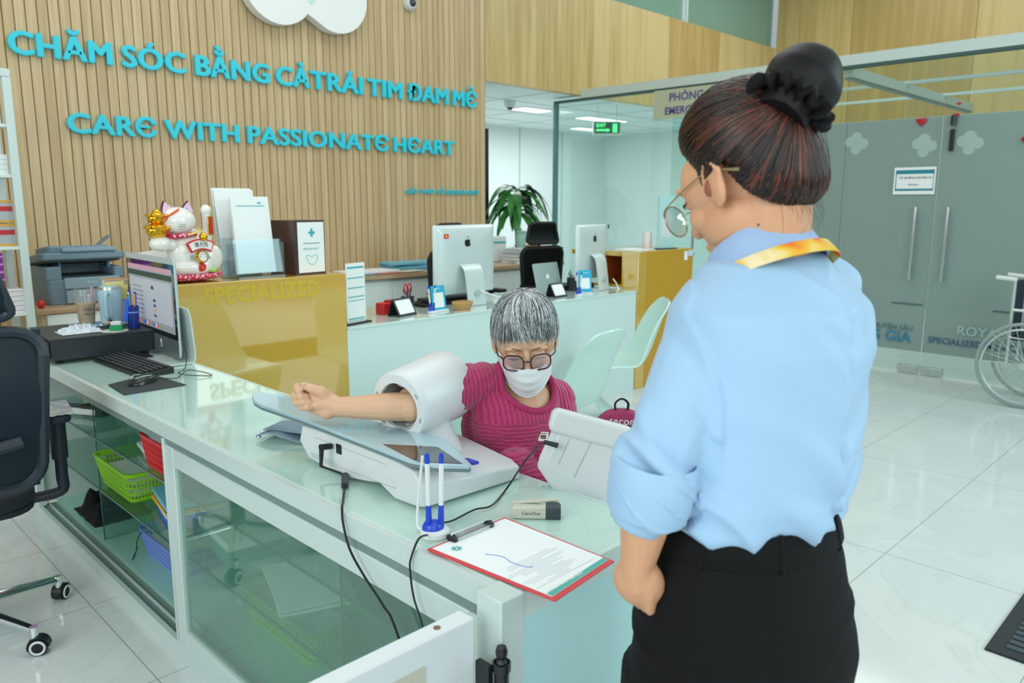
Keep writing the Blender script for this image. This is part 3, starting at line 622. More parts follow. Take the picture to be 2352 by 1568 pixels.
def pen_stand(loc, rz, label, tube=False, s_=1, a0=0):
    t = thing('pen_stand', label, 'pen stand', loc, rz, 'twin blue and white pen stands')
    P('base', MB().lathe([(.028*s_, 0), (.031*s_, .004), (.030*s_, .012), (.024*s_, .017), (.004, .018)]), plastic_w, t)
    P('socket_block', MB().lathe([(.022*s_, .013), (.022*s_, .02), (.018*s_, .028), (.004, .030)], (-.004, 0, 0)), blue, t)
    for k, (x, tl) in enumerate(((-.012, -.10 if not tube else -.01), (.012, .10 if not tube else .02))):
        p0 = V((x, 0, .02)); d = V((tl, 0, 1)).normalized(); c_ = P('socket', MB().cyl(p0, p0+d*.045, .0068, .0058, n=12), blue, t)
        q = P('pen_barrel', MB().cyl(p0+d*.045, p0+d*.135, .0052, n=12), mat('pen white', (226, 230, 230), .35), t); P('pen_tip', MB().cyl(p0+d*.133, p0+d*.148, .0056, .005, n=12).box(tuple(p0+d*.149), (.008, .003, .008)), blue, q)
    if tube: P('tether', MB().tube(cat_([(-.026, .014, .006), (-.036, .03, .012), (-.034, .035, .06), (-.024, .03, .15), (-.024, .03, .155)], 6), .003), wc, t)
    else: P('coil', MB().tube([(.02+.006*cos(k_*.9), .01+.0006*k_, .018+.006*abs(sin(k_*.9))) for k_ in range(30)], .0015, 5), wc, t)
pen_stand((2.985, 3.68, CT), 0, 'twin pen stand left of the blue card, on the white desk')
pen_stand((4.33, 3.645, CT), 0, 'twin pen stand beside the laptop end of the white desk')
pen_stand((.935, 1.155, CT), R(-40), 'twin pen stand on the front counter, above the clipboard', True, 1.0)

def qr_card(loc, rz, label, w_=.10, h_=.15):
    t = thing('payment_card_stand', label, 'card stand', loc, rz, 'blue payment card stands')
    M = T(0, 0, .006, 0, R(-8)) @ frame((0, 0, 0), (1, 0, 0), (0, 0, 1))
    P('card', MB().prism(rrect(w_, h_, .004, cy=h_/2), -.002, .002, 0, M), cyanp, t, smooth=False)
    P('panel', MB().prism(rrect(w_*.72, w_*.8, .005, cy=h_*.42), .002, .0028, 0, M), paper, t, smooth=False)
    P('foot', MB().box((0, .0, .006), (w_*1.05, .05, .012)), plastic_w, t, bev=.003)
    P('lettering', MB().text('Ví Điện tử', .013, depth=.0003, M=M @ T(-w_*.3, h_*.86, .0026)), paper, t, smooth=False)
qr_card((3.07, 3.71, CT), R(4), 'light blue card stand left of the wicker basket', .115, .155)
qr_card((4.47, 3.70, CT), R(-30), 'light blue card stand right of the mesh pen cup by the laptop', .10, .17)

def desk_calendar(loc, rz, label, w_=.16, h_=.105):
    t = thing('tent_sign', label, 'tent sign', loc, rz, 'black framed tent signs on the desk')
    M = T(0, -.045, 0, 0, R(-28)) @ frame((0, 0, 0), (1, 0, 0), (0, 0, 1)); h2 = h_/cos(R(28))
    P('front_board', MB().prism(rrect(w_, h2, .004, cy=h2/2), -.004, 0, 0, M), dark, t, smooth=False)
    P('card', MB().prism(rrect(w_*.84, h2*.74, .006, cy=h2*.52), 0, .001, 0, M), paper, t, smooth=False)
    M2 = T(0, .045, 0, 0, R(18)) @ frame((0, 0, 0), (1, 0, 0), (0, 0, 1))
    P('back_board', MB().prism(rrect(w_, h_*1.03, .004, cy=h_*.515), -.003, 0, 0, M2), blackm, t, smooth=False)
desk_calendar((2.80, 3.73, CT), R(14), 'black framed tent sign with white card, left end of the white desk', .165)
desk_calendar((4.17, 3.72, CT), R(4), 'black framed tent sign with white card, in front of the laptop', .145, .10)

t = thing('wicker_basket', 'small round wicker basket in front of the desktop computer', 'basket', (3.22, 3.665, CT))
for k in range(6):
    z = .006+k*.0085; r_ = .048+.022*(k/5)**.8
    P('weave_ring', MB().tube([((r_+.0022*cos(i*pi+k*pi))*cos(2*pi*i/36), (r_+.0022*cos(i*pi+k*pi))*.75*sin(2*pi*i/36), z) for i in range(36)], .0052, 7, closed=True), mat('wicker', (190, 150, 96), .7, bump=(200, .5, .002)), t)
P('bottom', MB().lathe([(.05, 0), (.05, .004), (.002, .004)]), mat('wicker'), t)
t = thing('red_box', 'red box behind the left tent sign', 'box', (2.79, 3.86, CT), R(8))
P('body', MB().box((0, 0, .035), (.15, .07, .07)), red, t, bev=.006); P('lid', MB().box((.03, 0, .075), (.08, .06, .012)), mat('lid red', (170, 30, 34), .5), t, bev=.003)
solo('paper_cup_lid', MB().lathe([(.035, 0), (.035, .012), (.02, .016), (.002, .017)], (4.08, 3.98, CT)), plastic_w, 'small white lid lying on papers left of the laptop', 'lid')
solo('paper_sheet', MB().box((4.05, 3.93, CT+.001), (.24, .16, .002)), mat('kraft', (205, 192, 160), .7), 'beige leaflet lying left of the laptop', 'paper')
t = thing('keyboard_tray', 'black keyboard and tray behind the flag stickered computer', 'keyboard', (3.36, 4.02, CT), R(4))
P('tray', MB().box((0, 0, .012), (.52, .18, .02)), blackm, t, bev=.003); P('cover', MB().box((0, -.02, .04), (.44, .08, .02)), dark, t, bev=.003)
solo('black_tray', MB().box((4.68, 4.02, CT+.02), (.36, .16, .04)), blackm, 'flat black tray behind the computer beside the ochre unit', 'tray', bev=.003)
# price list stand
t = thing('price_list_stand', 'tall white price list on a black foot, where the yellow unit meets the white desk', 'price list', (2.42, 3.665, CT), R(14))
P('foot', MB().box((.0, 0, .004), (.20, .075, .008)), blackm, t, bev=.002)
M = frame((0, -.012, .008), (1, 0, 0), (0, 0, 1))
P('sheet', MB().prism(rrect(.15, .33, .002, cy=.165), -.003, .001, 0, M), paper, t, smooth=False)
m = MB()
for z, hh in ((.30, .010), (.245, .006), (.19, .006), (.14, .006), (.12, .004), (.018, .007), (.008, .003)): m.prism([(-.066, z), (.066, z), (.066, z+hh), (-.066, z+hh)], .001, .0016, 0, M)
P('print', m, teal, t, smooth=False)
# ochre unit top
t = thing('payment_pillar', 'pale cyan upright payment sign on the ochre unit', 'sign', (5.50, 3.70, 1.085), R(-10))
P('board', MB().prism(rrect(.17, .43, .006, cy=.215), -.02, 0, 0, frame((0, 0, .004), (1, 0, 0), (0, 0, 1))), mat('pale cyan', (178, 222, 222), .4), t, smooth=False)
P('panel', MB().prism(rrect(.11, .20, .004, cy=.19), 0, .0008, 0, frame((0, 0, .004), (1, 0, 0), (0, 0, 1))), mat('panel pale', (214, 222, 226), .5), t, smooth=False)
P('foot', MB().box((0, -.005, .003), (.2, .07, .006)), black, t, bev=.001)
t = thing('white_cup', 'small white cup left of the pale cyan payment sign', 'cup', (5.42, 3.83, 1.085)); P('body', MB().lathe([(.035, 0), (.038, .01), (.038, .12), (.034, .135), (.002, .137)]), mat('cup pale', (222, 214, 214), .4), t)
solo('paper_sheet', MB().box((5.22, 3.82, 1.087), (.22, .2, .004)), paper, 'white papers on the left of the ochre unit top', 'paper')
solo('unit_sticker', MB().prism(rrect(.05, .075, .008), 0, .001, 0, frame((5.60, 3.564, 1.03), (1, 0, 0), (0, 0, 1))), paper, 'upright white sticker on the corner of the ochre unit', 'sticker', 'white stickers on the ochre unit', smooth=False)
solo('unit_sticker', MB().prism(rrect(.07, .05, .008), 0, .001, 0, frame((5.67, 3.564, 1.05), (1, 0, 0), (0, 0, 1))), mat('sticker pale', (205, 215, 235), .5), 'wide pale sticker on the corner of the ochre unit', 'sticker', 'white stickers on the ochre unit', smooth=False)
# ---- rear cabinet top
CB = .86
def stack(loc, rz, n_, sz_, cols, label, name='paper_stack', cat='papers', th=.012):
    t = thing(name, label, cat, loc, rz); rr = random.Random(len(label))
    for k in range(n_): P('sheet_bundle', MB().box((rr.uniform(-.008, .008), rr.uniform(-.008, .008), th*(k+.5)), (sz_[0], sz_[1], th*.94), 0, T(0, 0, 0, rr.uniform(-.08, .08))), cols[k % len(cols)], t, smooth=False)
    return t
bl2 = mat('folder blue', (95, 165, 200), .5); gr2 = mat('folder grey', (190, 198, 205), .5); mg = mat('magazine', (150, 130, 120), .5)
stack((3.85, 5.62, CB), R(3), 2, (.5, .28), [gr2, paper], 'white papers on the oak worktop, left of the blue folders')
stack((4.40, 5.70, CB), R(-4), 4, (.55, .26), [bl2, mat('folder aqua', (120, 185, 205), .5)], 'stack of light blue folders on the oak worktop', 'folder_stack', 'folders', .018)
for k, (x, y, c_) in enumerate(((3.72, 5.47, (60, 90, 110)), (3.95, 5.46, (190, 90, 70)), (4.2, 5.47, (220, 215, 190)))):
    solo('magazine', MB().box((0, 0, .002+.004*k), (.24, .14, .004), 0, T(x, y, CB, R(10*k-8))), mat('magazine %d' % k, c_, .4), ('dark magazine at the left end of the row', 'orange magazine in the middle of the row', 'cream magazine under the folders')[k]+' on the oak worktop', 'magazine', 'magazines on the oak worktop', bev=.001)
t = thing('drawstring_bag', 'dark drawstring bag with blue cord beside the blue folders', 'bag', (4.78, 5.72, CB)); P('body', MB().ell((0, 0, .09), (.05, .05, .09)), dark, t); P('strap', MB().tube(cat_([(-.03, 0, .16), (-.06, 0, .12), (-.07, 0, .05)], 5), .006), mat('strap blue', (110, 130, 200), .5), t)
stack((5.72, 5.60, CB), R(-6), 6, (.32, .24), [paper, gr2], 'uneven stack of white papers under the plant', 'paper_stack', 'papers', .016)
stack((5.70, 5.60, CB+.098), R(8), 3, (.26, .2), [gr2, paper], 'grey envelopes lying on the paper stack under the plant', 'envelope_stack', 'envelopes', .015)
t = thing('label_printer', 'white desktop device with a cyan band behind the paper stack', 'printer', (5.55, 5.86, CB)); P('body', MB().box((0, 0, .13), (.3, .14, .26)), plastic_w, t, bev=.01); P('band', MB().box((0, -.071, .2), (.28, .002, .02)), teal, t, smooth=False)
t = thing('tumbler', 'pale green lidded tumbler on the oak worktop', 'cup', (5.95, 5.82, CB+.0)); P('body', MB().lathe([(.04, 0), (.045, .01), (.055, .28), (.05, .285), (.002, .286)]), mat('sage cup', (160, 205, 190), .4), t); P('lid', MB().lathe([(.06, .285), (.06, .305), (.03, .31), (.008, .312), (.008, .34), (.001, .341)]), mat('sage lid', (140, 180, 165), .4), t)
t = thing('kraft_box', 'kraft box in front of the green tumbler', 'box', (5.98, 5.68, CB)); P('body', MB().box((0, 0, .08), (.12, .1, .16)), mat('kraft brown', (190, 150, 110), .6), t, bev=.003); P('flap', MB().box((0, 0, .163), (.12, .1, .004)), mat('kraft flap', (170, 130, 95), .6), t, smooth=False)

# ------------------------------------------------------------ front counter: till, screen, cups
t = thing('cash_drawer', 'black metal cash drawer at the far end of the front counter', 'cash drawer', (1.09, 3.73, CT), R(-4))
P('body', MB().box((0, .02, .062), (.40, .42, .088)), mat('drawer steel', (34, 42, 48), .45), t, bev=.003)
P('lid', MB().box((0, .02, .106), (.41, .43, .006)), mat('drawer lid', (52, 58, 62), .5), t, bev=.001)
P('front', MB().box((-.204, .02, .06), (.008, .38, .07)), black, t, bev=.002)
P('lock', MB().cyl((-.208, .15, .06), (-.214, .15, .06), .010), chrome, t); P('key', MB().cyl((-.214, .15, .06), (-.25, .15, .055), .0025).ell((-.255, .15, .054), (.008, .002, .011)), chrome, t)
for x in (-.17, .17):
    for y in (-.15, .19): P('foot', MB().cyl((x, y, 0), (x, y, .018), .014, n=12), blackm, t)
DT = CT+.11
# front computer (screen towards the clerk side, seen obliquely)
A = V((1.262, 3.215, 0)); B = V((1.298, 3.85, 0))
dx = (A-B).normalized()                                   # along the screen, from far to near edge
t = thing('desktop_computer', 'desktop computer with its lit screen facing the clerk side of the front counter', 'computer', (1.285, 3.56, CT), world=True)
zb, zt_ = .812, 1.228
def Mx_(o): return frame(o, -dx, (0, 0, 1))                # x to the far edge, z towards the clerk (-X)
Wd = (A-B).length
Ms = Mx_((A+B)/2+V((0, 0, zb)))
if (Ms.to_3x3() @ V((0, 0, 1))).x > 0: Ms = frame((A+B)/2+V((0, 0, zb)), dx, (0, 0, 1))
rows = []
for (dz, s_) in ((0, 1), (-.008, .995), (-.022, .90), (-.034, .7), (-.04, .4)): rows.append([(x, y+(zt_-zb)/2, dz) for x, y in rrect(Wd*s_, (zt_-zb)*s_, .014)])
P('case', MB().loft(rows, M=Ms), imac_b, t, ang=60)
P('bezel', MB().prism(rrect(Wd, .315, .012, cy=.39-.1575), 0, .002, 0, Ms), screen, t, smooth=False)
P('chin', MB().prism(rrect(Wd, .078, .010, cy=.037), 0, .002, 0, Ms), mat('chin grey', (120, 132, 134), .35, .4), t, smooth=False)
SW, SH = Wd-.05, .27; Md = Ms @ T(-SW/2, .098, .0022)
scr = [mat('display grey', (150, 154, 164), .4, emit=.35), mat('display dark green', (30, 66, 52), .4, emit=.3), mat('display pale', (176, 180, 190), .4, emit=.4), mat('display rose', (196, 150, 168), .4, emit=.35), mat('display amber', (210, 160, 70), .4, emit=.4), mat('display text', (84, 90, 100), .4, emit=.15)]
m = MB().prism([(0, 0), (SW, 0), (SW, SH), (0, SH)], 0, .0004, 0, Md).prism([(0, SH-.02), (SW, SH-.02), (SW, SH), (0, SH)], .0004, .0006, 3, Md).prism([(0, SH-.05), (SW, SH-.05), (SW, SH-.026), (0, SH-.026)], .0004, .0006, 1, Md)
m.prism([(.02, .03), (SW-.02, .03), (SW-.02, SH-.06), (.02, SH-.06)], .0004, .0005, 2, Md)
for k in range(7): m.prism([(.05, .05+k*.02), (.18+.01*(k % 3), .05+k*.02), (.18+.01*(k % 3), .053+k*.02), (.05, .053+k*.02)], .0005, .0007, 5, Md)
for k in range(4): m.prism([(.33, .05+k*.022), (.36, .05+k*.022), (.36, .062+k*.022), (.33, .062+k*.022)], .0005, .0008, [5, 4, 5, 1][k], Md)
m.prism([(.31, .17), (.345, .17), (.345, .185), (.31, .185)], .0005, .0008, 1, Md)
P('display', m, scr, t, smooth=False)
dk = [mat('dock %d' % k, c_, .4, emit=.4) for k, c_ in enumerate(((60, 120, 220), (60, 180, 90), (230, 130, 50), (220, 60, 70), (230, 230, 235), (120, 90, 200)))]
m = MB()
for k in range(18): m.prism([(.06+k*.02, .006), (.075+k*.02, .006), (.075+k*.02, .021), (.06+k*.02, .021)], .0006, .001, k*5 % 6, Md)
P('dock_icons', m, dk, t, smooth=False)
P('sticker', MB().prism(rrect(.016, .034, .003, cx=.10, cy=.042), .002, .0026, 0, Ms).prism(rrect(.010, .012, .002, cx=.10, cy=.036), .0026, .003, 1, Ms), [paper, red], t, smooth=False)
sn = 1 if (Ms.to_3x3() @ V((1, 0, 0))).dot(dx) > 0 else -1; mid = (A+B)/2+V((0, 0, CT)); Mf = Ms.copy(); Mf.translation = mid
pr = cat_([(0, .235, -.035), (0, .20, -.045), (0, .13, -.05), (0, .05, -.055), (0, .012, -.05-.0), (0, .003, -.035), (0, .003, .03), (0, .003, .11)], 5)
P('stand', MB().sheet([[(.22*sn-.13, p.y, p.z), (.22*sn+.13, p.y, p.z)] for p in pr], .006, 0, Mf), alu_w, t)
P('hinge_plate', MB().box((0, .0, 0), (.10, .01, .06), 0, Mf @ T(0, .03, -.05)), dark, t)
solo('black_box', MB().box((0, 0, .008), (.08, .10, .012), 0, T(1.19, 3.46, CT, R(-4))), mat('dark card', (30, 34, 38), .4), 'flat black card reader lying under the lit screen', 'card reader', bev=.002)
solo('power_cable', MB().tube(cat_([(1.30, 3.62, CT+.09), (1.22, 3.60, CT+.07), (1.16, 3.55, CT+.02), (1.10, 3.52, CT+.005)], 6), .006), wc, 'white cable behind the keyboard of the front counter', 'cable')
k_ = (pz(210, 828, .8)+pz(330, 872, .8))/2; k2 = (pz(285, 812, .8)+pz(380, 852, .8))/2; kc = (k_+k2)/2; kd = (pz(330, 872, .8)-pz(210, 828, .8))
keyboard('keyboard', (kc.x+.012, kc.y+.01, CT), atan2(kd.y, kd.x), 'black wired keyboard in front of the lit screen', .47, .135, .020)
mp_ = [pz(x, y, .795) for x, y in ((248, 882), (285, 905), (428, 882), (345, 857))]
m = MB(); m.loft([[(p.x, p.y, CT+.0005) for p in mp_], [(p.x, p.y, CT+.004) for p in mp_]])
solo('mouse_pad', m, mat('pad grey', (52, 60, 64), .8), 'dark cloth mouse pad in front of the keyboard', 'mouse pad', bev=.001)
mc_ = pz(328, 876, .80)
t = thing('computer_mouse', 'black wired mouse with pale curved lines on the dark pad', 'mouse', (mc_.x, mc_.y, CT+.004), R(-62))
hm = []
for i in range(9):
    a = pi*i/8; L_ = .06*-cos(a); wv = .033*sin(a)**.6 if 0 < i < 8 else .004; h_ = .034*sin(a)**.7*(1-.25*cos(a)) if 0 < i < 8 else .006
    hm.append([(wv*cos(pi*j/10), L_, max(.001, h_*sin(pi*j/10)**.7)) for j in range(11)])
P('shell', MB().loft(hm, closed=True), mat('mouse black', (30, 34, 36), .25), t)
for s_ in (-1, 1): P('light_strip', MB().tube(cat_([(s_*.008, -.045, .026), (s_*.022, -.02, .032), (s_*.026, .01, .029), (s_*.012, .035, .026)], 5), .0014, 6), mat('pale mint', (190, 230, 220), .3), t)
cb = pz(425, 870, .795)
solo('mouse_cable', MB().tube(cat_([(mc_.x+.05, mc_.y+.035, CT+.012), pz(405, 868, .797), pz(430, 850, .80), pz(470, 855, .797), pz(486, 862, .795), pz(440, 862, .798), pz(410, 856, .797), pz(425, 845, .80), pz(428, 815, .85), pz(422, 790, .90), pz(416, 780, .93)], 7), .0018, 6), black, 'thin black bundled cable looping behind the mouse pad', 'cable')
# ---- things on the drawer
t = thing('iced_coffee_cup', 'takeaway iced coffee cup with a pink striped straw on the cash drawer', 'cup', (1.106, 3.85, DT+.008))
P('cup', MB().lathe([(.032, 0), (.045, .13), (.0445, .13), (.0315, .001)], caps=False), thinclear, t)
P('coffee', MB().lathe([(.001, .002), (.031, .002), (.041, .095), (.001, .095)]), mat('milk coffee', (186, 154, 116), .4), t)
P('lid', MB().lathe([(.048, .128), (.050, .132), (.047, .14), (.044, .158), (.036, .162)], caps=False), thinclear, t)
P('straw', MB().tube([(.012, -.03, .05), (.022, -.034, .17)], .0048, 8), mat('pink straw', (222, 150, 190), .5), t)
P('lettering', MB().text('Cảm ơn', .02, M=frame((-.022, -.0415, .065), (1, -.12, 0), (0, -.1, 1))).text('các bạn', .017, M=frame((-.02, -.0385, .045), (1, -.12, 0), (0, -.1, 1))), ink, t, smooth=False)
t = thing('insulated_mug', 'light blue insulated mug with a big handle and steel rim', 'mug', (1.196, 3.80, DT+.008), R(-120))
lb = mat('mug blue', (165, 198, 210), .35)
P('body', MB().lathe([(.04, 0), (.044, .004), (.047, .07), (.050, .14), (.047, .155)]), lb, t); P('rim', MB().lathe([(.047, .155), (.046, .168), (.043, .168), (.043, .158)]), steel, t); P('lid', MB().lathe([(.043, .166), (.03, .172), (.001, .172)]), lb, t)
P('handle', MB().tube(cat_([(.046, 0, .14), (.075, 0, .14), (.082, 0, .125), (.078, 0, .06), (.07, 0, .035), (.046, 0, .035)], 5), .010, 10), lb, t)
def rag(loc, w_, d_, h_, seed, n_=16):
    return [[(loc[0]+w_*(i/n_-.5)+.01*noise.noise(V((i*.4, j*.4, seed))), loc[1]+d_*(j/n_-.5)+.01*noise.noise(V((i*.4, j*.4, seed+5))), loc[2]+h_*max(0, .5+noise.noise(V((i*.35+seed, j*.35, 0))))*sin(pi*i/n_)**.5*sin(pi*j/n_)**.5) for j in range(n_+1)] for i in range(n_+1)]
solo('folded_towel', MB().sheet(rag((1.165, 3.835, DT+.002), .25, .14, .004, 3), .003), mat('towel blue', (150, 192, 214), .8), 'folded pale blue cloth under the coffee cup and the mug', 'cloth')
solo('plastic_bag', MB().sheet(rag((1.02, 3.68, DT+.001), .16, .13, .035, 9, 22), .001), mat('crumpled film', (208, 216, 224), .25), 'crumpled clear plastic bag on the near corner of the cash drawer', 'bag')
solo('paper_doily', MB().lathe([(.001, 0), (.055, 0), (.056, .0015), (.001, .002)], (1.14, 3.60, DT)), mat('doily', (200, 205, 198), .8), 'round white paper pad under the green ink pad', 'paper')
t = thing('ink_pad', 'small green and white stamp pad box near the blue tag', 'ink pad', (1.15, 3.60, DT+.002), R(-30))
P('base', MB().box((0, 0, .012), (.05, .038, .024)), mat('stamp green', (20, 150, 90), .4), t, bev=.002); P('lid', MB().box((0, 0, .032), (.042, .03, .016)), plastic_w, t, bev=.003)
t = thing('keychain', 'dark keychain with a tan charm lying on the blue cloth', 'keychain', (1.16, 3.745, DT+.008)); P('charm', MB().ell((0, 0, .010), (.016, .011, .010)), mat('charm tan', (200, 170, 150), .5), t); P('tag', MB().ell((.016, .012, .016), (.013, .009, .006)), black, t); P('ring', MB().tube([(-.03+.014*cos(a), .0+.014*sin(a), .004) for a in [2*pi*i/16 for i in range(16)]], .0015, 6, closed=True), chrome, t)
t = thing('pen_bundle_cup', 'clear blue cup of blue pens and tags beside the lit screen', 'pen holder', (1.232, 3.63, DT))
P('cup', MB().lathe([(.024, 0), (.027, .10), (.026, .10), (.023, .002)]), glass('blue cup', (90, 130, 220), .05, .1, .3, (60, 90, 200)), t)
P('band', MB().lathe([(.0275, .07), (.0275, .075), (.027, .075), (.027, .07)], caps=False), lblue, t)
for k, (a, h_, c_) in enumerate(((.2, .15, (70, 110, 220)), (1.9, .16, (220, 225, 230)), (3.6, .145, (60, 160, 200)), (5, .155, (235, 150, 60)))):
    q = thing('pen', ('blue', 'white', 'teal', 'orange')[k]+' pen in the clear blue cup beside the lit screen', 'pen', (1.232, 3.63, DT), group='pens in the clear blue cup')
    p0 = V((.010*cos(a), .010*sin(a), .003)); p1 = V((.02*cos(a), .02*sin(a), h_)); P('barrel', MB().cyl(p0, p1, .0042, n=8), mat('bpen%d' % k, c_, .4), q); P('cap', MB().cyl(p1, p1+(p1-p0).normalized()*.01, .003, n=8), blue, q)
t = thing('name_tag', 'blue hanging name tag with a black cord loop', 'tag', (1.196, 3.63, DT), R(-50)); P('tag', MB().box((0, 0, .085), (.018, .004, .10), 0, T(0, 0, 0, 0, 0, R(8))), mat('tag blue', (30, 100, 220), .4), t, bev=.001)
P('cord', MB().tube(cat_([(-.008, 0, .04), (-.03, .0, .03), (-.035, .0, .01), (-.01, 0, .004), (.006, 0, .03)], 5), .0014, 6), black, t)
t = thing('note_board', 'cream document holder with yellow sticky notes, behind the mug', 'note board', (1.255, 3.86, DT), R(-15))
P('board', MB().box((0, 0, .10), (.13, .02, .20), 0, T(0, 0, 0, 0, R(-8))), mat('cream board', (215, 205, 190), .6), t, bev=.006)
P('sticky_note', MB().sheet([[(-.055+.08*i/4, -.014-.004*sin(i), .19-.075*j/3+.006*i/4) for j in range(4)] for i in range(5)], .0008), mat('sticky yellow', (226, 214, 140), .7), t)
P('sticky_note', MB().sheet([[(-.03+.07*i/4, -.019-.003*cos(i), .18-.07*j/3-.004*i/4) for j in range(4)] for i in range(5)], .0008), mat('sticky yellow 2', (214, 200, 124), .7), t)
P('edge_clip', MB().box((.0, 0, .205), (.13, .03, .006)), mat('clip brown', (196, 140, 90), .5), t)

# ---- printer
t = thing('multifunction_printer', 'blue grey office printer with its lid ajar on the oak cabinet', 'printer', (1.50, 5.34, .85), R(0))
pg = mat('printer grey', (112, 136, 152), .45); pg2 = mat('printer light', (136, 158, 172), .45); pk_ = mat('printer dark', (42, 54, 62), .5)
W2, D2 = .44, .38
def rbox(m, cx, cy, z0, z1, w_, d_, r_=.02, mi=0, M=None, tp=1): return m.loft([[(x, y, z0) for x, y in rrect(w_*tp, d_*tp, r_, cx=cx, cy=cy)], [(x, y, z1) for x, y in rrect(w_, d_, r_, cx=cx, cy=cy)]], mi, True, True, M)
P('lower_body', rbox(MB(), 0, 0, 0, .115, W2, D2, .03, tp=.94), pg, t, bev=.004)
P('paper_tray', MB().box((0.03, -D2/2-.004, .035), (.30, .012, .06)), pg2, t, bev=.003)
P('front_cover', MB().box((0.03, -D2/2-.006, .098), (.31, .014, .05)), pg2, t, bev=.004)
P('brand_plate', MB().text('brother', .018, depth=.0005, M=frame((.0, -D2/2-.0135, .096), (1, 0, 0), (0, 0, 1))), mat('logo pale', (190, 205, 212), .4), t, smooth=False)
P('side_wall', rbox(MB(), -W2/2+.045, 0, .115, .175, .09, D2, .02), pg, t, bev=.004)
P('side_wall', rbox(MB(), W2/2-.03, 0, .115, .165, .06, D2, .02), pg, t, bev=.004)
P('output_bay', MB().bx((-.13, -.15, .116), (.16, .17, .13)), pk_, t, smooth=False); P('bay_back', MB().bx((-.13, .08, .13), (.16, .17, .19)), pg, t, bev=.003)
for x in (-.12, .155): P('latch', MB().box((x, -.11, .18), (.012, .012, .05)), mat('latch blue', (60, 150, 205), .4), t, bev=.002)
for x in (-.17, .17): P('lid_arm', MB().cyl((x, -.02, .16), (x, -.02, .24), .012, n=10), pk_, t)
Ml = T(0, .16, .175, 0, R(-5)); t.scale = (1, 1, 1.3)
P('scanner_lid', rbox(rbox(MB(), 0, -.16, 0, .035, W2+.03, D2, .03, M=Ml), 0, -.12, .035, .07, W2-.08, D2-.12, .04, M=Ml), pg, t, bev=.008)
P('scanner_glass', MB().box((0, -.16, -.004), (W2-.03, D2-.05, .01), 0, Ml), pk_, t, smooth=False)
P('control_panel', MB().box((.03, -.335, .045), (.30, .05, .02), 0, Ml), pg2, t, bev=.005)
P('document_tray', MB().box((.0, 0, 0), (.14, .14, .004), 0, Ml @ T(.17, -.10, .085, 0, 0, R(-32))), pg, t, bev=.001)
solo('red_toy', MB().ell((1.225, 5.08, .875), (.022, .02, .025)), red, 'small red object on the oak cabinet left of the printer', 'ornament')

# ---- on the yellow unit
YT = 1.083
t = thing('paper_stack', 'loose white sheets standing behind the lit screen, left of the lucky cat', 'papers', (1.50, 3.90, YT))
for k in range(3): P('sheet', MB().box((-.03+.02*k, .02*k, .075-.01*k), (.20, .004, .15-.03*k), 0, T(0, 0, 0, R(4*k), R(-10), R(3*k-8))), paper, t, smooth=False)
t = thing('brochure_holder', 'clear acrylic holder full of white leaflets between the cat and the dark box', 'brochure holder', (1.87, 3.78, YT), R(4))
P('base_plate', MB().box((0, -.02, .004), (.26, .20, .008)), acrylic, t, smooth=False)
P('back_pocket', MB().box((0, .02, .18), (.27, .004, .36), 0, T(0, 0, 0, 0, R(-9))), acrylic, t, smooth=False)
P('front_pocket', MB().box((.01, -.085, .095), (.27, .004, .17), 0, T(0, 0, 0, 0, R(-6))).box((-.125, -.05, .09), (.004, .08, .16)).box((.145, -.05, .09), (.004, .08, .16)), acrylic, t, smooth=False)
for k, (x, y, h_, w_) in enumerate(((-.02, .03, .43, .215), (-.02, .050, .44, .215), (.015, -.052, .385, .21), (.02, -.032, .375, .21))):
    q = solo('leaflet_stack', MB().box((x, y, .012+h_/2), (w_, .010, h_), 0, T(0, 0, 0, 0, R(-7))), paper, ('rear leaflet stack in the acrylic holder, just behind the first', 'tallest leaflet stack, at the very back of the acrylic holder', 'front leaflet stack with a teal line in the acrylic holder', 'leaflet stack second from the front in the acrylic holder')[k], 'leaflets', 'leaflets in the acrylic holder', bev=.001)
    q.location = (1.87, 3.78, YT); q.rotation_euler = (0, 0, R(4))
    if k == 2: P('print', MB().box((x, y-.0056, .35), (.16, .0006, .004), 0, T(0, 0, 0, 0, R(-7))).box((x+.05, y-.0056, .365), (.02, .0006, .008), 0, T(0, 0, 0, 0, R(-7))), teal, q, smooth=False)
t = thing('display_box', 'dark brown wooden box with a white framed notice facing the hall', 'display box', (2.15, 3.72, YT), R(6))
dw = wood('dark wood', (58, 32, 24), (72, 42, 32), (86, 52, 40), (10, 10, 2), .1, .3)
P('box', MB().box((0, .06, .14), (.19, .22, .28)), dw, t, bev=.002); P('side_trim', MB().box((-.0, -.054, .14), (.192, .006, .282)), mat('dark trim', (60, 36, 30), .3), t, bev=.001)
P('notice', MB().box((0.006, -.058, .14), (.165, .003, .262)), paper, t, smooth=False)
M = frame((-.075, -.0602, 0), (1, 0, 0), (0, 0, 1))
P('emblem', MB().prism([(.065, .21), (.078, .21), (.078, .195), (.092, .195), (.092, .21), (.105, .21), (.105, .223), (.092, .223), (.092, .238), (.078, .238), (.078, .223), (.065, .223)], 0, .0006, 0, M), teal, t, smooth=False)
P('rule', MB().prism([(.03, .16), (.135, .16), (.135, .163), (.03, .163)], 0, .0006, 0, M), ink, t, smooth=False)
P('handshake', MB().tube([M @ V(p) for p in cat_([(.045, .095, 0), (.06, .10, 0), (.08, .09, 0), (.10, .10, 0), (.118, .095, 0), (.105, .06, 0), (.083, .05, 0), (.06, .062, 0)], 4, True)], .0012, 5, closed=True), teal, t)
P('lettering', MB().text('HỘP THƯ GÓP Ý', .013, depth=.0003, M=M @ T(.028, .128, .0004)), teal, t, smooth=False)

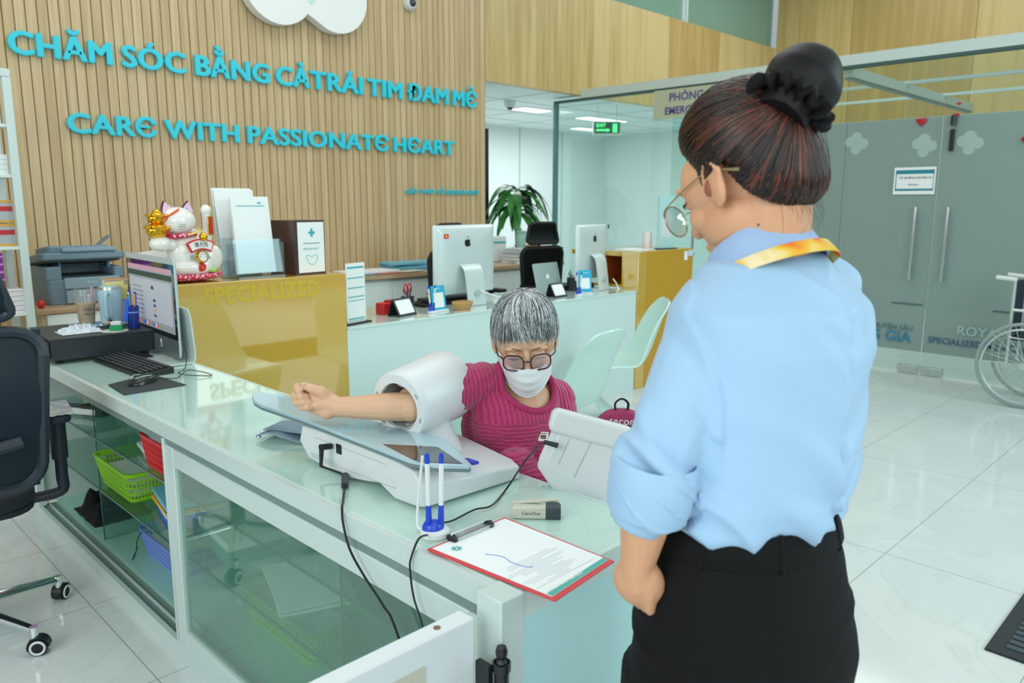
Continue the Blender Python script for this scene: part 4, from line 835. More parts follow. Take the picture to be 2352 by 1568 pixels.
# ------------------------------------------------------------ lucky cat
por = mat('porcelain', (236, 232, 226), .15, coat=.6)
def speckle(name, base, spots, sc_=60, th=.32):
    m = mat(name, base, .45); n, bs = nodes(m); c = n.nodes.new('ShaderNodeTexCoord'); v = n.nodes.new('ShaderNodeTexVoronoi'); v.inputs['Scale'].default_value = sc_
    r = ramp(n, [(0, spots), (th, spots), (th+.06, base), (1, base)]); n.links.new(c.outputs['Object'], v.inputs['Vector']); n.links.new(v.outputs['Distance'], r.inputs[0]); n.links.new(r.outputs[0], bs.inputs['Base Color']); return m
cush = speckle('floral crimson', (196, 24, 72), (238, 205, 215), 70); earp = speckle('floral ear', (225, 195, 215), (120, 150, 210), 60)
cp = pz(452, 648, YT)
t = thing('lucky_cat', 'white porcelain beckoning cat with gold ingots on a crimson floral cushion', 'figurine', (cp.x, cp.y+.08, YT), R(18))
P('cushion', MB().ell((.01, .0, .024), (.175, .10, .024), 28, 12), cush, t)
P('body', MB().ell((0, 0, .14), (.105, .08, .12), 28, 18).ell((.0, -.02, .07), (.12, .075, .05), 24, 12), por, t)
h = P('head', MB().ell((-.055, -.01, .285), (.088, .07, .066), 28, 18), por, t)
for x, a in ((-.105, R(14)), (.005, R(-14))):
    Me = T(x, .0, .325, 0, 0, -a if False else a*-1)
    P('ear', MB().loft([[(.036*(1-q**1.6)*cos(2*pi*j/14), .014*(1-q)*sin(2*pi*j/14), .058*q) for j in range(14)] for q in (0, .3, .6, .85, .97)], 0, True, True, Me), mat('ear dark', (100, 40, 56), .3), h)
    P('ear_lining', MB().loft([[(.030*(1-q**1.6)*cos(2*pi*j/14), -.009-.006*(1-q)*(1 if True else 0)+.002*sin(2*pi*j/14), .004+.046*q) for j in range(14)] for q in (0, .3, .6, .85, .97)], 0, True, True, Me), earp, h)
P('headband', MB().tube(cat_([(-.135, -.03, .30), (-.11, -.055, .325), (-.08, -.055, .34)], 5), .005), mat('orange trim', (235, 100, 40), .4), h)
m = MB()
for k in range(3): m.tube(cat_([(-.10, -.068, .275-.012*k), (-.085, -.0745, .270-.010*k), (-.065, -.079, .272-.010*k)], 4), .0009, 5)
P('whisker_lines', m, mat('brown line', (120, 90, 80), .6), h)
P('collar', MB().tube([(-.045+.078*cos(a), -.005+.062*sin(a), .222+.006*cos(a)) for a in [2*pi*i/30 for i in range(30)]], .012, 8, closed=True), cush, t)
P('ribbon', MB().tube(cat_([(-.06, -.078, .222), (-.02, -.09, .232), (.01, -.09, .24)], 5), .005).tube(cat_([(-.01, -.09, .255), (-.0, -.092, .24), (.015, -.092, .23)], 5), .004), mat('cream ribbon', (225, 205, 120), .5), t)
P('bell', MB().ell((.012, -.098, .212), .020, 18, 12), gold, t)
P('paw', MB().ell((-.155, -.01, .185), (.055, .04, .036), 18, 12).ell((-.10, -.01, .18), (.05, .035, .03), 16, 10), por, t)
i1 = P('gold_ingot', MB().ell((-.165, -.01, .245), (.056, .04, .036), 20, 12).tube([(-.165+.056*cos(a), -.01+.04*sin(a), .25+.012*abs(cos(a))) for a in [2*pi*i/30 for i in range(30)]], .009, 8, closed=True), gold, t)
i2 = P('gold_ingot', MB().ell((-.165, -.01, .30), (.046, .034, .028), 20, 12).tube([(-.165+.046*cos(a), -.01+.034*sin(a), .305+.010*abs(cos(a))) for a in [2*pi*i/30 for i in range(30)]], .008, 8, closed=True).ell((-.165, -.01, .32), (.022, .02, .022), 14, 10), gold, t)
for z, r_ in ((.245, .016), (.30, .012)): P('ring_mark', MB().tube([(-.155+r_*cos(a), -.052, z+r_*sin(a)) for a in [2*pi*i/18 for i in range(18)]], .0018, 5, closed=True), red, t)
arm_ = P('raised_arm', MB().tube(cat_([(.075, -.01, .16), (.10, -.02, .20), (.10, -.025, .27), (.095, -.03, .33)], 5), [.026, .026, .026, .026, .025, .024, .023, .022, .021, .02, .02, .02, .02, .02, .02, .02], 12).ell((.095, -.032, .335), (.027, .022, .026), 16, 10), por, t)
P('arm_plaque', MB().box((.100, -.052, .262), (.032, .004, .09)), gold, t, bev=.002); P('plaque_face', MB().box((.100, -.0545, .262), (.02, .002, .078)), mat('plaque red', (190, 40, 50), .4), t, smooth=False)
P('side_coin', MB().ell((.125, -.03, .105), (.058, .02, .062), 22, 12), por, t)
Mf_ = frame((0, -.092, .165), (1, 0, 0), (0, .12, 1))
arc = lambda r0, r1, a0, a1, k=14: [(r0*cos(R(a0+(a1-a0)*i/k)), r0*sin(R(a0+(a1-a0)*i/k))-.13) for i in range(k+1)]+[(r1*cos(R(a1+(a0-a1)*i/k)), r1*sin(R(a1+(a0-a1)*i/k))-.13) for i in range(k+1)]
P('fan_sign', MB().prism(arc(.117, .168, 62, 118), -.008, .002, 0, Mf_).prism(arc(.124, .161, 64.5, 115.5), .002, .003, 1, Mf_), [red, por], t, smooth=False)
P('lettering', MB().text('賺大钱', .026, depth=.0004, M=Mf_ @ T(-.038, .002, .0035)), ink, t, smooth=False)
P('coin', MB().cyl((.0, -.088, .118), (0, -.100, .12), .030, n=24), gold, t); P('coin_face', MB().cyl((.0, -.0995, .12), (0, -.102, .1203), .023, n=20), por, t)
m = MB()
for k in range(8): m.box((.016*cos(k*pi/4), -.1025, .12+.016*sin(k*pi/4)), (.004, .001, .004))
P('coin_marks', m, mat('dark green mark', (30, 70, 50), .5), t, smooth=False)
for x, s_ in ((-.045, '招'), (.05, '福')): P('lettering', MB().text(s_, .026, depth=.0004, M=frame((x-.013, -.09+abs(x)*.2, .108), (1, 0, 0), (0, .1, 1))), mat('teal paint', (40, 140, 110), .5), t, smooth=False)
P('treasure_pouch', MB().ell((0, -.062, .07), (.058, .034, .032), 20, 12), speckle('pouch red', (205, 30, 40), (225, 160, 80), 55, .22), t)
P('green_pea', MB().ell((.075, -.07, .052), (.026, .018, .014), 14, 8), mat('pea green', (160, 215, 90), .3), t)

# ------------------------------------------------------------ office chairs
meshfab = glass('chair mesh', (46, 52, 56), .02, .5, .55, (24, 30, 34))
meshblue = glass('chair mesh blue', (40, 62, 80), .03, .4, .62, (24, 42, 56))
def office_chair(label, loc, rz, frame_m, mesh_m, chromeb=True, a0=-52.6, wrap=False, bw=1.0):
    t = thing('office_chair', label, 'office chair', loc, rz)
    for k in range(5):
        a = R(a0+72*k); d = V((cos(a), sin(a), 0)); lg = P('base_arm', MB().tube([V((0, 0, .115)), d*.16+V((0, 0, .10)), d*.315+V((0, 0, .082))], [.022, .018, .014], 10, sq=.7).cyl(d*.315+V((0, 0, .05)), d*.315+V((0, 0, .095)), .013, n=12), chrome if chromeb else frame_m, t)
        tn = V((-sin(a+.6), cos(a+.6), 0)); c0 = d*.315+V((0, 0, .028))+V((cos(a+.6), sin(a+.6), 0))*.01
        w_ = P('caster', MB().cyl(c0-tn*.022, c0-tn*.006, .028, n=20).cyl(c0+tn*.006, c0+tn*.022, .028, n=20), blackm, lg)
        m = MB()
        for s_ in (-1, 1): m.tube([c0+tn*(s_*.0225)+(V((cos(a+.6), sin(a+.6), 0))*cos(b_)+V((0, 0, 1))*sin(b_))*.021 for b_ in [2*pi*i/20 for i in range(20)]], .004, 6, closed=True)
        P('wheel_ring', m, plastic_w, lg)
        hd = []
        for i in range(9): b_ = pi*i/8*1.1; hd.append([c0+(V((cos(a+.6), sin(a+.6), 0))*cos(b_)+V((0, 0, 1))*sin(b_))*.034+tn*q for q in (-.017, .017)])
        P('caster_hood', MB().sheet(hd, .004), black, lg)
    P('gas_column', MB().cyl((0, 0, .10), (0, 0, .24), .03).cyl((0, 0, .24), (0, 0, .42), .016), black, t)
    P('seat_mechanism', MB().box((0, -.02, .43), (.18, .26, .05)).tube(cat_([(0, -.12, .44), (0, -.24, .46), (0, -.30, .55), (0, -.285, .68)], 5), .026, 10), black, t, bev=.008)
    P('seat', rbox(rbox(MB(), 0, .02, .455, .475, .48, .46, .1), 0, .02, .475, .52, .49, .47, .12, tp=1.0), mesh_m if False else mat('seat fabric', (30, 36, 42), .9), t, bev=.018, seg=3)
    def fr(w0, w1, z0, z1, y, bow, r_=.05, k=6):
        pts = []
        for x, z in rrect(1, 1, .16, k):
            v_ = z+.5; ww = w0+(w1-w0)*v_; xx = x*ww; pts.append(V((xx, y-.045*sin(pi*v_)*bow+bow*.22*xx*xx*4*.5, z0+(z1-z0)*v_)))
        return pts
    def back(name, w0, w1, z0, z1, y, par, rr_=.016):
        pp = fr(w0, w1, z0, z1, y, .8)
        b_ = P(name, MB().tube(pp, rr_, 8, closed=True), frame_m, par)
        rows = []
        for i in range(11):
            v_ = i/10; ww = w0+(w1-w0)*v_; rows.append([V((ww*(j/10-.5)*.98, y-.045*sin(pi*v_)*.8+.8*.22*(ww*(j/10-.5))**2*2, z0+(z1-z0)*v_)) for j in range(11)])
        P('mesh_panel', MB().sheet(rows, .003), mesh_m, b_); return b_
    bk = back('backrest_frame', .40*bw, .47*bw, .56, 1.06, -.25, t, .019)
    P('lumbar_bar', MB().tube(cat_([(-.215, -.275, .72), (0, -.31, .70), (.215, -.275, .72)], 6), .022, 8, sq=.6), frame_m, bk)
    P('spine', MB().tube(cat_([(0, -.30, .60), (0, -.33, .80), (0, -.305, 1.02), (0, -.27, 1.14)], 5), [.03]*6+[.024]*10, 8, sq=.5), frame_m, bk)
    back('headrest', .36*bw, .28*bw, 1.10, 1.28, -.235, t, .015)
    for s_ in (-1, 1):
        ar = P('armrest_post', MB().tube(cat_([(s_*.2, -.02, .45), (s_*(.275+.16*(bw-1)), -.03, .46), (s_*(.285+.16*(bw-1)), -.03, .52), (s_*(.285+.16*(bw-1)), -.03, .70)], 5), [.018]*8+[.020]*8, 10).cyl((s_*(.285+.16*(bw-1)), -.03, .58), (s_*(.285+.16*(bw-1)), -.03, .715), .026, n=14), frame_m, t)
        P('arm_pad', rbox(MB(), s_*(.285+.16*(bw-1)), .02, .712, .742, .085, .22, .035), frame_m, ar, bev=.008)
        if wrap and s_ > 0: P('arm_wrap', MB().sheet([[(s_*(.285+.16*(bw-1))-.05+.10*i/8, .02-.115+.23*j/10, .7445+.004*noise.noise(V((i*.9, j*.9, 2)))) for j in range(11)] for i in range(9)], .0012), mat('plastic wrap', (172, 182, 186), .15, .2), ar)
    return t
office_chair('black mesh office chair with headrest, standing behind the silver laptop', (5.16, 4.58, 0), R(170), blackm, meshfab)
office_chair('black office chair mostly hidden behind the flag stickered computer', (4.28, 4.77, 0), R(184), blackm, meshfab)
office_chair('dark blue mesh office chair with chrome base at the left edge', (.394, 3.02, 0), R(-9), mat('chair navy', (28, 40, 52), .45), meshblue, True, -52.6, True, 1.3)

# ------------------------------------------------------------ white shell chairs in the hall
pan = mat('mint white shell', (190, 222, 214), .3)
def shell_chair(label, loc, rz):
    t = thing('shell_chair', label, 'chair', loc, rz, 'moulded white chairs in the hall')
    prof = [(-.315, .845, .07, .0), (-.312, .835, .12, .01), (-.30, .80, .165, .02), (-.275, .74, .185, .035), (-.235, .62, .20, .05), (-.19, .50, .215, .05), (-.13, .43, .235, .04), (0, .41, .24, .03), (.13, .425, .245, .02), (.215, .435, .25, .008), (.25, .42, .25, 0), (.245, .38, .25, .0), (.19, .28, .25, .02), (.09, .16, .25, .05), (-.03, .06, .255, .07), (-.14, .012, .26, .04), (-.20, .0, .26, 0)]
    pp = cat_([(y, z, w_) for y, z, w_, c_ in prof], 4); cc = cat_([(c_, 0, 0) for y, z, w_, c_ in prof], 4); rows = []
    for p, c_ in zip(pp, cc):
        row = []
        for j in range(15):
            u_ = j/14*2-1; row.append((u_*p.z, p.x+c_.x*u_*u_*1.3, p.y+.035*u_*u_*math.exp(-((p.x+.02)/.13)**2)*(1 if p.y > .39 else 0)*min(1, max(0, (.75-p.y)/.3))))
        rows.append(row)
    P('shell', MB().sheet(rows, .012), pan, t)
    return t
shell_chair('white moulded chair right of the seated person, nearer the desk', (2.98, 2.62, 0), R(5))
shell_chair('white moulded chair in profile beside the ochre unit', (4.05, 3.07, 0), R(48))
shell_chair('white moulded chair back peeking out left of the seated person, behind the cuff', (2.12, 2.43, 0), R(-8))
def stool(label, loc):
    t = thing('round_stool', label, 'stool', loc, 0, 'white round stools')
    P('seat', MB().lathe([(.10, .40), (.15, .405), (.165, .42), (.165, .445), (.15, .455), (.001, .455)]), plastic_w, t); P('column', MB().cyl((0, 0, .02), (0, 0, .41), .022), chrome, t); P('base', MB().lathe([(.19, 0), (.19, .008), (.03, .03), (.001, .03)]), chrome, t)
stool('white round stool under the seated person', (1.62, 1.42, 0)); bp_ = dep(1428, 925, 3.0); stool('white round stool carrying the crimson backpack', (bp_.x, bp_.y, 0))

# ------------------------------------------------------------ plant behind the rear cabinet
t = thing('potted_plant', 'bushy green corn plant with a bare stem, right of the slatted wall', 'plant', (6.33, 6.25, 0))
P('pot', MB().lathe([(.13, 0), (.19, .32), (.2, .34), (.18, .34), (.17, .3), (.001, .29)]), plastic_w, t)
P('stem', MB().tube(cat_([(0, 0, .28), (.03, -.02, .6), (.02, 0, .9), (-.03, .0, 1.55)], 6), .035, 10), mat('plant stem', (170, 148, 112), .7, bump=(40, .4)), t)
rr = random.Random(3)
def leafblade(p, a, L_, up, w_):
    d = V((cos(a), sin(a), 0)); s_ = V((-sin(a), cos(a), 0)); rows = []
    for i in range(10):
        q = i/9; c_ = V(p)+d*(L_*(q-.25*q*q))+V((0, 0, L_*(up*q-(.55+up*.75)*q*q*1.15))); ww = w_*sin(pi*min(1, .08+q*.92))**.8+.001
        rows.append([c_+s_*ww*u_+V((0, 0, .25*ww*abs(u_)+.004*sin(9*q+u_))) for u_ in (-1, -.5, 0, .5, 1)])
    return rows
m_list = []
for k in range(66):
    z = rr.uniform(1.32, 1.62) if k < 50 else rr.uniform(.84, .98); a = rr.uniform(0, 2*pi); L_ = rr.uniform(.32, .56) if k < 50 else rr.uniform(.2, .3)
    P('leaf', MB().sheet(leafblade((-.03, 0, z), a, L_, rr.uniform(-.1, .95), rr.uniform(.036, .055)), .0012), leaf_m, t)

# ------------------------------------------------------------ wheelchair and mat at the right edge
t = thing('wheelchair', 'folded looking wheelchair with black backrest at the right edge', 'wheelchair', (6.46, 1.27, 0), R(0))
gsil = mat('wheelchair silver', (188, 200, 198), .3, .5)
for x, nm in ((0, 0), (.42, 1)):
    Mx = T(x, 0, .31)
    m = MB().tube([Mx @ V((0, .30*cos(a), .30*sin(a))) for a in [2*pi*i/48 for i in range(48)]], .013, 8, closed=True); w_ = P('drive_wheel', m, mat('grey tyre', (150, 164, 162), .5), t)
    P('push_rim', MB().tube([Mx @ V((-.035 if nm == 0 else .035, .265*cos(a), .265*sin(a))) for a in [2*pi*i/40 for i in range(40)]], .008, 8, closed=True), gsil, w_)
    m = MB().cyl(Mx @ V((-.03, 0, 0)), Mx @ V((.03, 0, 0)), .025)
    for k in range(24): a = 2*pi*k/24; m.cyl(Mx @ V((.015*(-1)**k, .02*cos(a+.5), .02*sin(a+.5))), Mx @ V((0, .288*cos(a), .288*sin(a))), .0016, n=5)
    P('spokes', m, gsil, w_)
for x in (.05, .37):
    P('side_frame', MB().tube([V(p) for p in ((x, .12, .92), (x, .12, .50), (x, .12, .28))], .012, 8).tube([V(p) for p in ((x, .12, .5), (x, -.32, .48), (x, -.38, .14))], .012, 8).tube([V(p) for p in ((x, .12, .70), (x, -.22, .70), (x, -.26, .48))], .012, 8), gsil, t)
    P('push_handle', MB().cyl((x, .11, .92), (x, .24, .93), .016, n=12), plastic_w, t)
    c_ = P('front_caster', MB().cyl((x-.015, -.33, .08), (x+.015, -.33, .08), .08, n=24), black, t); P('caster_fork', MB().cyl((x, -.33, .08), (x, -.33, .3), .01, n=8), gsil, c_)
nav = mat('navy vinyl', (26, 34, 52), .5)
P('backrest', MB().sheet([[(.045+.33*i/6, .125+.03*sin(pi*i/6), .50+.40*j/5) for j in range(6)] for i in range(7)], .012), nav, t)
P('seat', MB().box((.21, -.08, .495), (.34, .40, .03)), nav, t, bev=.006)
P('cross_brace', MB().cyl((.05, -.1, .2), (.37, -.1, .48), .01, n=8).cyl((.37, -.08, .2), (.05, -.08, .48), .01, n=8), gsil, t)
t = thing('door_mat', 'dark ribbed entrance mat at the lower right edge', 'mat', (3.6, .1, 0), world=True)
m = MB().bx((2.77, -.35, 0), (4.6, .56, .008), 0)
P('rubber_base', m, mat('mat rubber', (34, 42, 46), .7), t, bev=.003); m = MB()
for k in range(44): m.bx((2.82+.04*k, -.30, .008), (2.845+.04*k, .51, .012))
P('ribs', m, mat('mat rib', (70, 84, 92), .95, bump=(300, .8, .003)), t, smooth=False)

t = thing('display_totem', 'tall black display panel standing in the corridor, at the end of the slatted wall', 'display', (6.13, 6.75, 0), R(-8))
P('panel', MB().box((0, 0, 1.3), (.05, .5, 1.95)), black, t, bev=.004); P('base', MB().box((0, 0, .16), (.18, .5, .32)), dark, t, bev=.01)
# pink backpack on the chair
t = thing('backpack', 'crimson backpack with black top handle behind the white device', 'backpack', (bp_.x, bp_.y, .455), R(-42)); t.scale = (.72, .72, .72)
P('body', MB().loft([[(x*s_, y_, z*s_+.13) for x, z in rrect(.30, .34, .13, 6)] for y_, s_ in ((-.06, .8), (-.05, .95), (0, 1), (.05, .95), (.06, .8))]), mat('crimson nylon', (150, 30, 84), .6, bump=(60, .3)), t)
P('handle', MB().tube(cat_([(-.03, 0, .285), (-.035, 0, .33), (0, 0, .355), (.035, 0, .33), (.03, 0, .285)], 5), .010, 8, sq=.4), black, t)
P('zip', MB().tube(cat_([(-.02, -.062, .215), (.06, -.062, .22), (.12, -.06, .19)], 6), .006, 6), black, t)
P('lettering', MB().text('seconda', .06, depth=.0005, M=frame((-.08, -.063, .235), (1, 0, -.08), (0, 0, 1))), plastic_w, t, smooth=False)

# ------------------------------------------------------------ things inside the front counter
def basket(label, loc, rz, w_, d_, h_, m_, grp='plastic baskets in the counter', nx=14, nz=3):
    t = thing('plastic_basket', label, 'basket', loc, rz, grp)
    top = rrect(w_, d_, .03, 3); bot = rrect(w_*.86, d_*.84, .025, 3); n_ = len(top)
    m = MB()
    for k in range(nz+2):
        q = k/(nz+1); z = h_*(.08+.80*q); ring = [V((b_[0]+(a_[0]-b_[0])*z/h_, b_[1]+(a_[1]-b_[1])*z/h_, z)) for a_, b_ in zip(top, bot)]
        m.tube(ring, .0032, 5, closed=True)
    per = []; 
    for i in range(n_):
        a_, b_ = V((*top[i], 0)), V((*top[(i+1) % n_], 0)); c_, d2 = V((*bot[i], 0)), V((*bot[(i+1) % n_], 0)); L_ = (b_-a_).length; k = max(1, int(L_/.014))
        for j in range(k): q = j/k; per.append((a_.lerp(b_, q)+V((0, 0, h_*.9)), c_.lerp(d2, q)+V((0, 0, .003))))
    for a_, b_ in per: m.cyl(b_, a_, .0028, n=4)
    P('lattice', m, m_, t, smooth=False)
    P('rim', MB().loft([[(x*s_, y*s_, z) for x, y in top] for s_, z in ((.97, h_*.86), (1.0, h_*.87), (1.05, h_*.985), (1.05, h_), (.98, h_), (.965, h_*.88))], 0, False), m_, t)
    P('bottom', MB().prism(bot, 0, .004), m_, t)
    return t
S1, S2, BD = .343, .553, .06
basket('green plastic basket of papers on the lower glass shelf', (1.04, 3.12, S1), R(90), .38, .23, .12, green)
basket('red plastic basket of cards on the upper glass shelf', (1.00, 2.64, S2), R(90), .24, .16, .115, red)
basket('lilac plastic basket behind the red one on the upper glass shelf', (1.07, 2.84, S2), R(90), .20, .15, .12, lblue)
basket('light blue plastic basket on the bottom deck', (1.12, 2.96, BD), R(90), .40, .20, .11, lblue)
basket('green plastic basket behind the closed glass door', (1.175, 2.16, BD), R(90), .50, .19, .12, green)
def bundle(name, label, cat, loc, rz, sz_, cols, grp=None):
    t = thing(name, label, cat, loc, rz, grp); z = 0
    for k, (c_, h_) in enumerate(cols): P('booklet', MB().box((.004*(k % 2), .003*(k % 3), z+h_/2), (sz_[0], sz_[1], h_*.95), 0, T(0, 0, 0, .03*(k % 3-1))), c_, t, smooth=False); z += h_
    return t
bundle('card_stack', 'upright white and blue cards in the red basket', 'cards', (1.00, 2.65, S2+.01), R(90), (.16, .08), [(paper, .05), (mat('cards blue', (130, 150, 200), .5), .03), (paper, .055)])
bundle('paper_stack', 'white papers inside the green basket on the lower shelf', 'papers', (1.04, 3.13, S1+.006), R(88), (.28, .15), [(paper, .03), (gr2, .02), (paper, .02)])
bundle('paper_stack', 'white papers inside the green basket behind the closed door', 'papers', (1.175, 2.16, BD+.006), R(92), (.38, .13), [(paper, .04), (mat('cards blue'), .01), (paper, .035)])
bundle('booklet_stack', 'white and maroon booklets under the red basket corner', 'booklets', (1.02, 2.82, S1+.12), R(80), (.2, .12), [(paper, .01), (mat('maroon', (150, 40, 60), .5), .008), (paper, .012)]).location.z = S2
bundle('folder_stack', 'blue folders and a yellow booklet on the lower glass shelf', 'folders', (1.08, 2.76, S1), R(80), (.24, .20), [(mat('folder royal', (60, 110, 210), .5), .02), (paper, .008), (mat('yellow book', (235, 180, 40), .5), .012), (mat('folder navy', (40, 60, 110), .5), .008), (mat('folder sky', (120, 190, 220), .5), .018)])
bundle('folder_stack', 'teal folders on the lower glass shelf behind the closed door', 'folders', (1.08, 2.32, S1), R(84), (.28, .2), [(mat('folder teal', (40, 170, 160), .5), .05), (paper, .03)])
bundle('paper_stack', 'loose papers on the lower glass shelf behind the closed door', 'papers', (1.08, 1.92, S1), R(70), (.3, .21), [(paper, .008), (gr2, .006), (paper, .008)])
bundle('medicine_strip_pile', 'small blue and white packets in the light blue basket', 'packets', (1.12, 2.96, BD+.006), R(90), (.30, .13), [(paper, .03), (mat('folder royal'), .02), (paper, .02)])
t = thing('card_terminal', 'white and black card payment terminal lying on the upper glass shelf', 'card terminal', (.985, 3.62, S2+.028), R(-62))
Mt_ = T(0, 0, .0, 0, R(-4))
P('case', MB().prism(rrect(.24, .085, .015), -.022, .006, 0, Mt_), plastic_w, t, bev=.005); P('screen', MB().prism(rrect(.15, .07, .006, cx=-.035), .006, .0075, 0, Mt_), mat('terminal dark', (34, 48, 64), .2), t, smooth=False); P('printer_housing', MB().prism(rrect(.12, .08, .012, cx=.09), -.026, .022, 0, Mt_), black, t, bev=.004)
for k, z in enumerate((S1, S2-.0)):
    t = thing('slotted_tray', ('cream slotted plastic tray on the lower glass shelf, left of the green basket', 'cream slotted plastic tray on the upper glass shelf behind the card terminal')[k], 'tray', (1.06, 3.46+.14*k, z), R(80), 'cream slotted trays')
    cr2 = mat('cream plastic', (206, 206, 184), .5)
    P('plate', MB().sheet([[(-.1+.2*i/8, -.06+.12*j/6, .012+.03*(i/8)**2) for j in range(7)] for i in range(9)], .004), cr2, t); m = MB()
    for q in range(6): m.box((-.07+.022*q, -.0, .019+.03*((.03+.022*q)/.2)**2), (.006, .08, .0012), 0)
    P('slots', m, ink, t, smooth=False)
solo('cloth_bag', MB().sheet(rag((1.09, 3.68, BD+.001), .24, .30, .15, 14), .004), mat('black cloth', (12, 13, 15), .9), 'crumpled black cloth bag on the bottom deck near the chair', 'bag')
solo('cord_loop', MB().tube(cat_([(1.02, 3.10, .17), (1.0, 3.11, .13), (.99, 3.10, .09), (.97, 3.09, .064), (.985, 3.12, .064), (1.0, 3.11, .10)], 6), .0018, 6), black, 'thin black cord loop hanging from the light blue basket', 'cord')
t = thing('glass_jar', 'clear glass jar lying on the bottom deck behind the gate end', 'jar', (1.0, 1.36, BD+.045)); P('body', MB().lathe([(.04, -.06), (.045, -.05), (.045, .05), (.035, .06), (.03, .058), (.04, -.05)], M=Matrix.Rotation(R(90), 4, 'X') @ Matrix.Rotation(R(20), 4, 'Y'), caps=False), thinclear, t); P('rim', MB().tube([(.036*cos(a), -.062, .036*sin(a)) for a in [2*pi*i/24 for i in range(24)]], .003, 6, closed=True), steel, t)

# ------------------------------------------------------------ blood pressure monitor on the counter
bpw = mat('device white', (216, 219, 221), .35)
t = thing('blood_pressure_monitor', 'white arm blood pressure machine with a round cuff tunnel and a long glass panel', 'blood pressure monitor', (1.15, 1.5, CT), world=True)
near = [(1.262, .800), (1.30, .795), (1.36, .792), (1.42, .815), (1.47, .806), (1.56, .792), (1.64, .794), (1.74, .800), (1.785, .84), (1.768, .885), (1.66, .890), (1.5, .890), (1.36, .888), (1.29, .878), (1.262, .85)]
far = [(1.262, .792), (1.30, .791), (1.36, .791), (1.42, .798), (1.47, .796), (1.56, .791), (1.64, .791), (1.74, .795), (1.77, .82), (1.765, .85), (1.66, .855), (1.5, .855), (1.36, .84), (1.29, .832), (1.262, .82)]
rings = []
for q in (0, .04, .5, .96, 1):
    X = .990+.305*q; k_ = .97 if q in (0, 1) else 1
    rings.append([V((X, 1.52+(a[0]+(b_[0]-a[0])*q-1.52)*k_, .84+((a[1]+(b_[1]-a[1])*q)-.84)*k_)) for a, b_ in zip(near, far)])
body_ = P('body', MB().loft(rings), bpw, t, bev=.004, ang=50)
# side recess, switch, ports
P('rear_recess', MB().tube([(.9905, 1.70, .865), (.9905, 1.40, .868), (.9905, 1.36, .82), (.9905, 1.66, .812)], .0012, 5, closed=True), mat('recess line', (176, 180, 180), .5), body_)
P('port_cover', MB().bx((.9885, 1.375, .838), (.9915, 1.425, .862)).bx((.9885, 1.44, .85), (.9912, 1.52, .8515)), bpw, body_, bev=.001)
P('power_switch', MB().bx((.987, 1.577, .848), (.991, 1.598, .872)), black, body_, bev=.001)
P('rating_label', MB().bx((.9892, 1.60, .808), (.9902, 1.72, .822)), mat('label grey', (196, 200, 200), .5), body_, smooth=False)
# glass panel
pl = [pz(x, y, .905) for x, y in ((579, 909), (584, 903), (600, 902), (700, 928), (860, 968), (1022, 1008), (1082, 1066), (1078, 1070), (1000, 1068), (940, 1057), (860, 1026), (700, 965), (600, 932), (583, 922))]
pan_m = mat('panel blue grey', (168, 196, 206), .12, coat=.6)
pp = []
for p in pl: pp.append(V((p.x, p.y, .897+.0 + max(0, (p.y-1.25))*.004)))
P('glass_panel', MB().loft([[p for p in pp], [p+V((0, 0, .009)) for p in pp]]), [pan_m], t, bev=.0015)
P('panel_edge', MB().loft([[p-V((0, 0, .006)) for p in pp], [p for p in pp]]), mat('panel underside', (110, 128, 132), .3), t, smooth=False)
q = [pz(x, y, .905) for x, y in ((880, 1022), (1005, 1028), (1062, 1066), (960, 1062))]; q = [V((p.x, p.y, .9065+max(0, (p.y-1.25))*.004)) for p in q]
P('dark_window', MB().loft([q, [p+V((0, 0, .0006)) for p in q]]), screen, t, smooth=False)
q = [pz(x, y, .87) for x, y in ((1058, 1054), (1075, 1053), (1100, 1061), (1086, 1064))]
P('brand_mark', MB().loft([[V((p.x, p.y, .8655)) for p in q], [V((p.x, p.y, .872)) for p in q]]), mat('brand violet', (60, 70, 190), .4), t, smooth=False)
C0 = dep(915, 934, 1.89); C1 = dep(1022, 884, 2.03); ax = (C1-C0).normalized(); C1 = C0+ax*.19
Mc = frame(C0, ax.cross(V((0, 0, 1))).normalized(), ax.cross(ax.cross(V((0, 0, 1)))).normalized())
if (Mc.to_3x3() @ V((0, 0, 1))).dot(ax) < 0: Mc = Mc @ Matrix.Rotation(pi, 4, 'X')
L_ = .19
cuff = P('cuff_housing', MB().lathe([(.060, 0), (.082, .0), (.086, .004), (.088, .02), (.091, L_*.7), (.093, L_-.02), (.090, L_), (.070, L_), (.062, L_-.01), (.060, .01)], M=Mc, n=48, caps=False).loft([[Mc @ V((r_*cos(2*pi*j/48), r_*sin(2*pi*j/48), z)) for j in range(48)] for r_, z in ((.060, .01), (.060, 0))], 0, False), bpw, t)
m = MB()
for a in (60, 100, 140, 20, -30, 200): m.box((0, 0, 0), (.012, .004, .003), 0, Mc @ T(.072*cos(R(a)), .072*sin(R(a)), -.001, R(a+90)))
P('cuff_clips', m, mat('clip grey', (176, 180, 180), .5), cuff, smooth=False)
fab = mat('cuff lining', (176, 182, 180), .85, bump=(30, .7, .01))
rows = []
for i in range(37):
    a = 2*pi*i/36; rows.append([Mc @ V(((.057+.006*noise.noise(V((cos(a)*2, sin(a)*2, z*30))))*cos(a), (.057+.006*noise.noise(V((cos(a)*2, sin(a)*2, z*30))))*sin(a), z)) for z in (.004, .03, .06, .09, .12, .15, .18)])
P('lining', MB().sheet(rows, .003), fab, cuff)
cb = V((1.20, 1.40, .86)); m = MB()
r0 = [V((1.145+.085*cos(a), 1.42+.075*sin(a), .848)) for a in [2*pi*i/28 for i in range(28)]]
mid = (C0+C1)/2; r1 = []
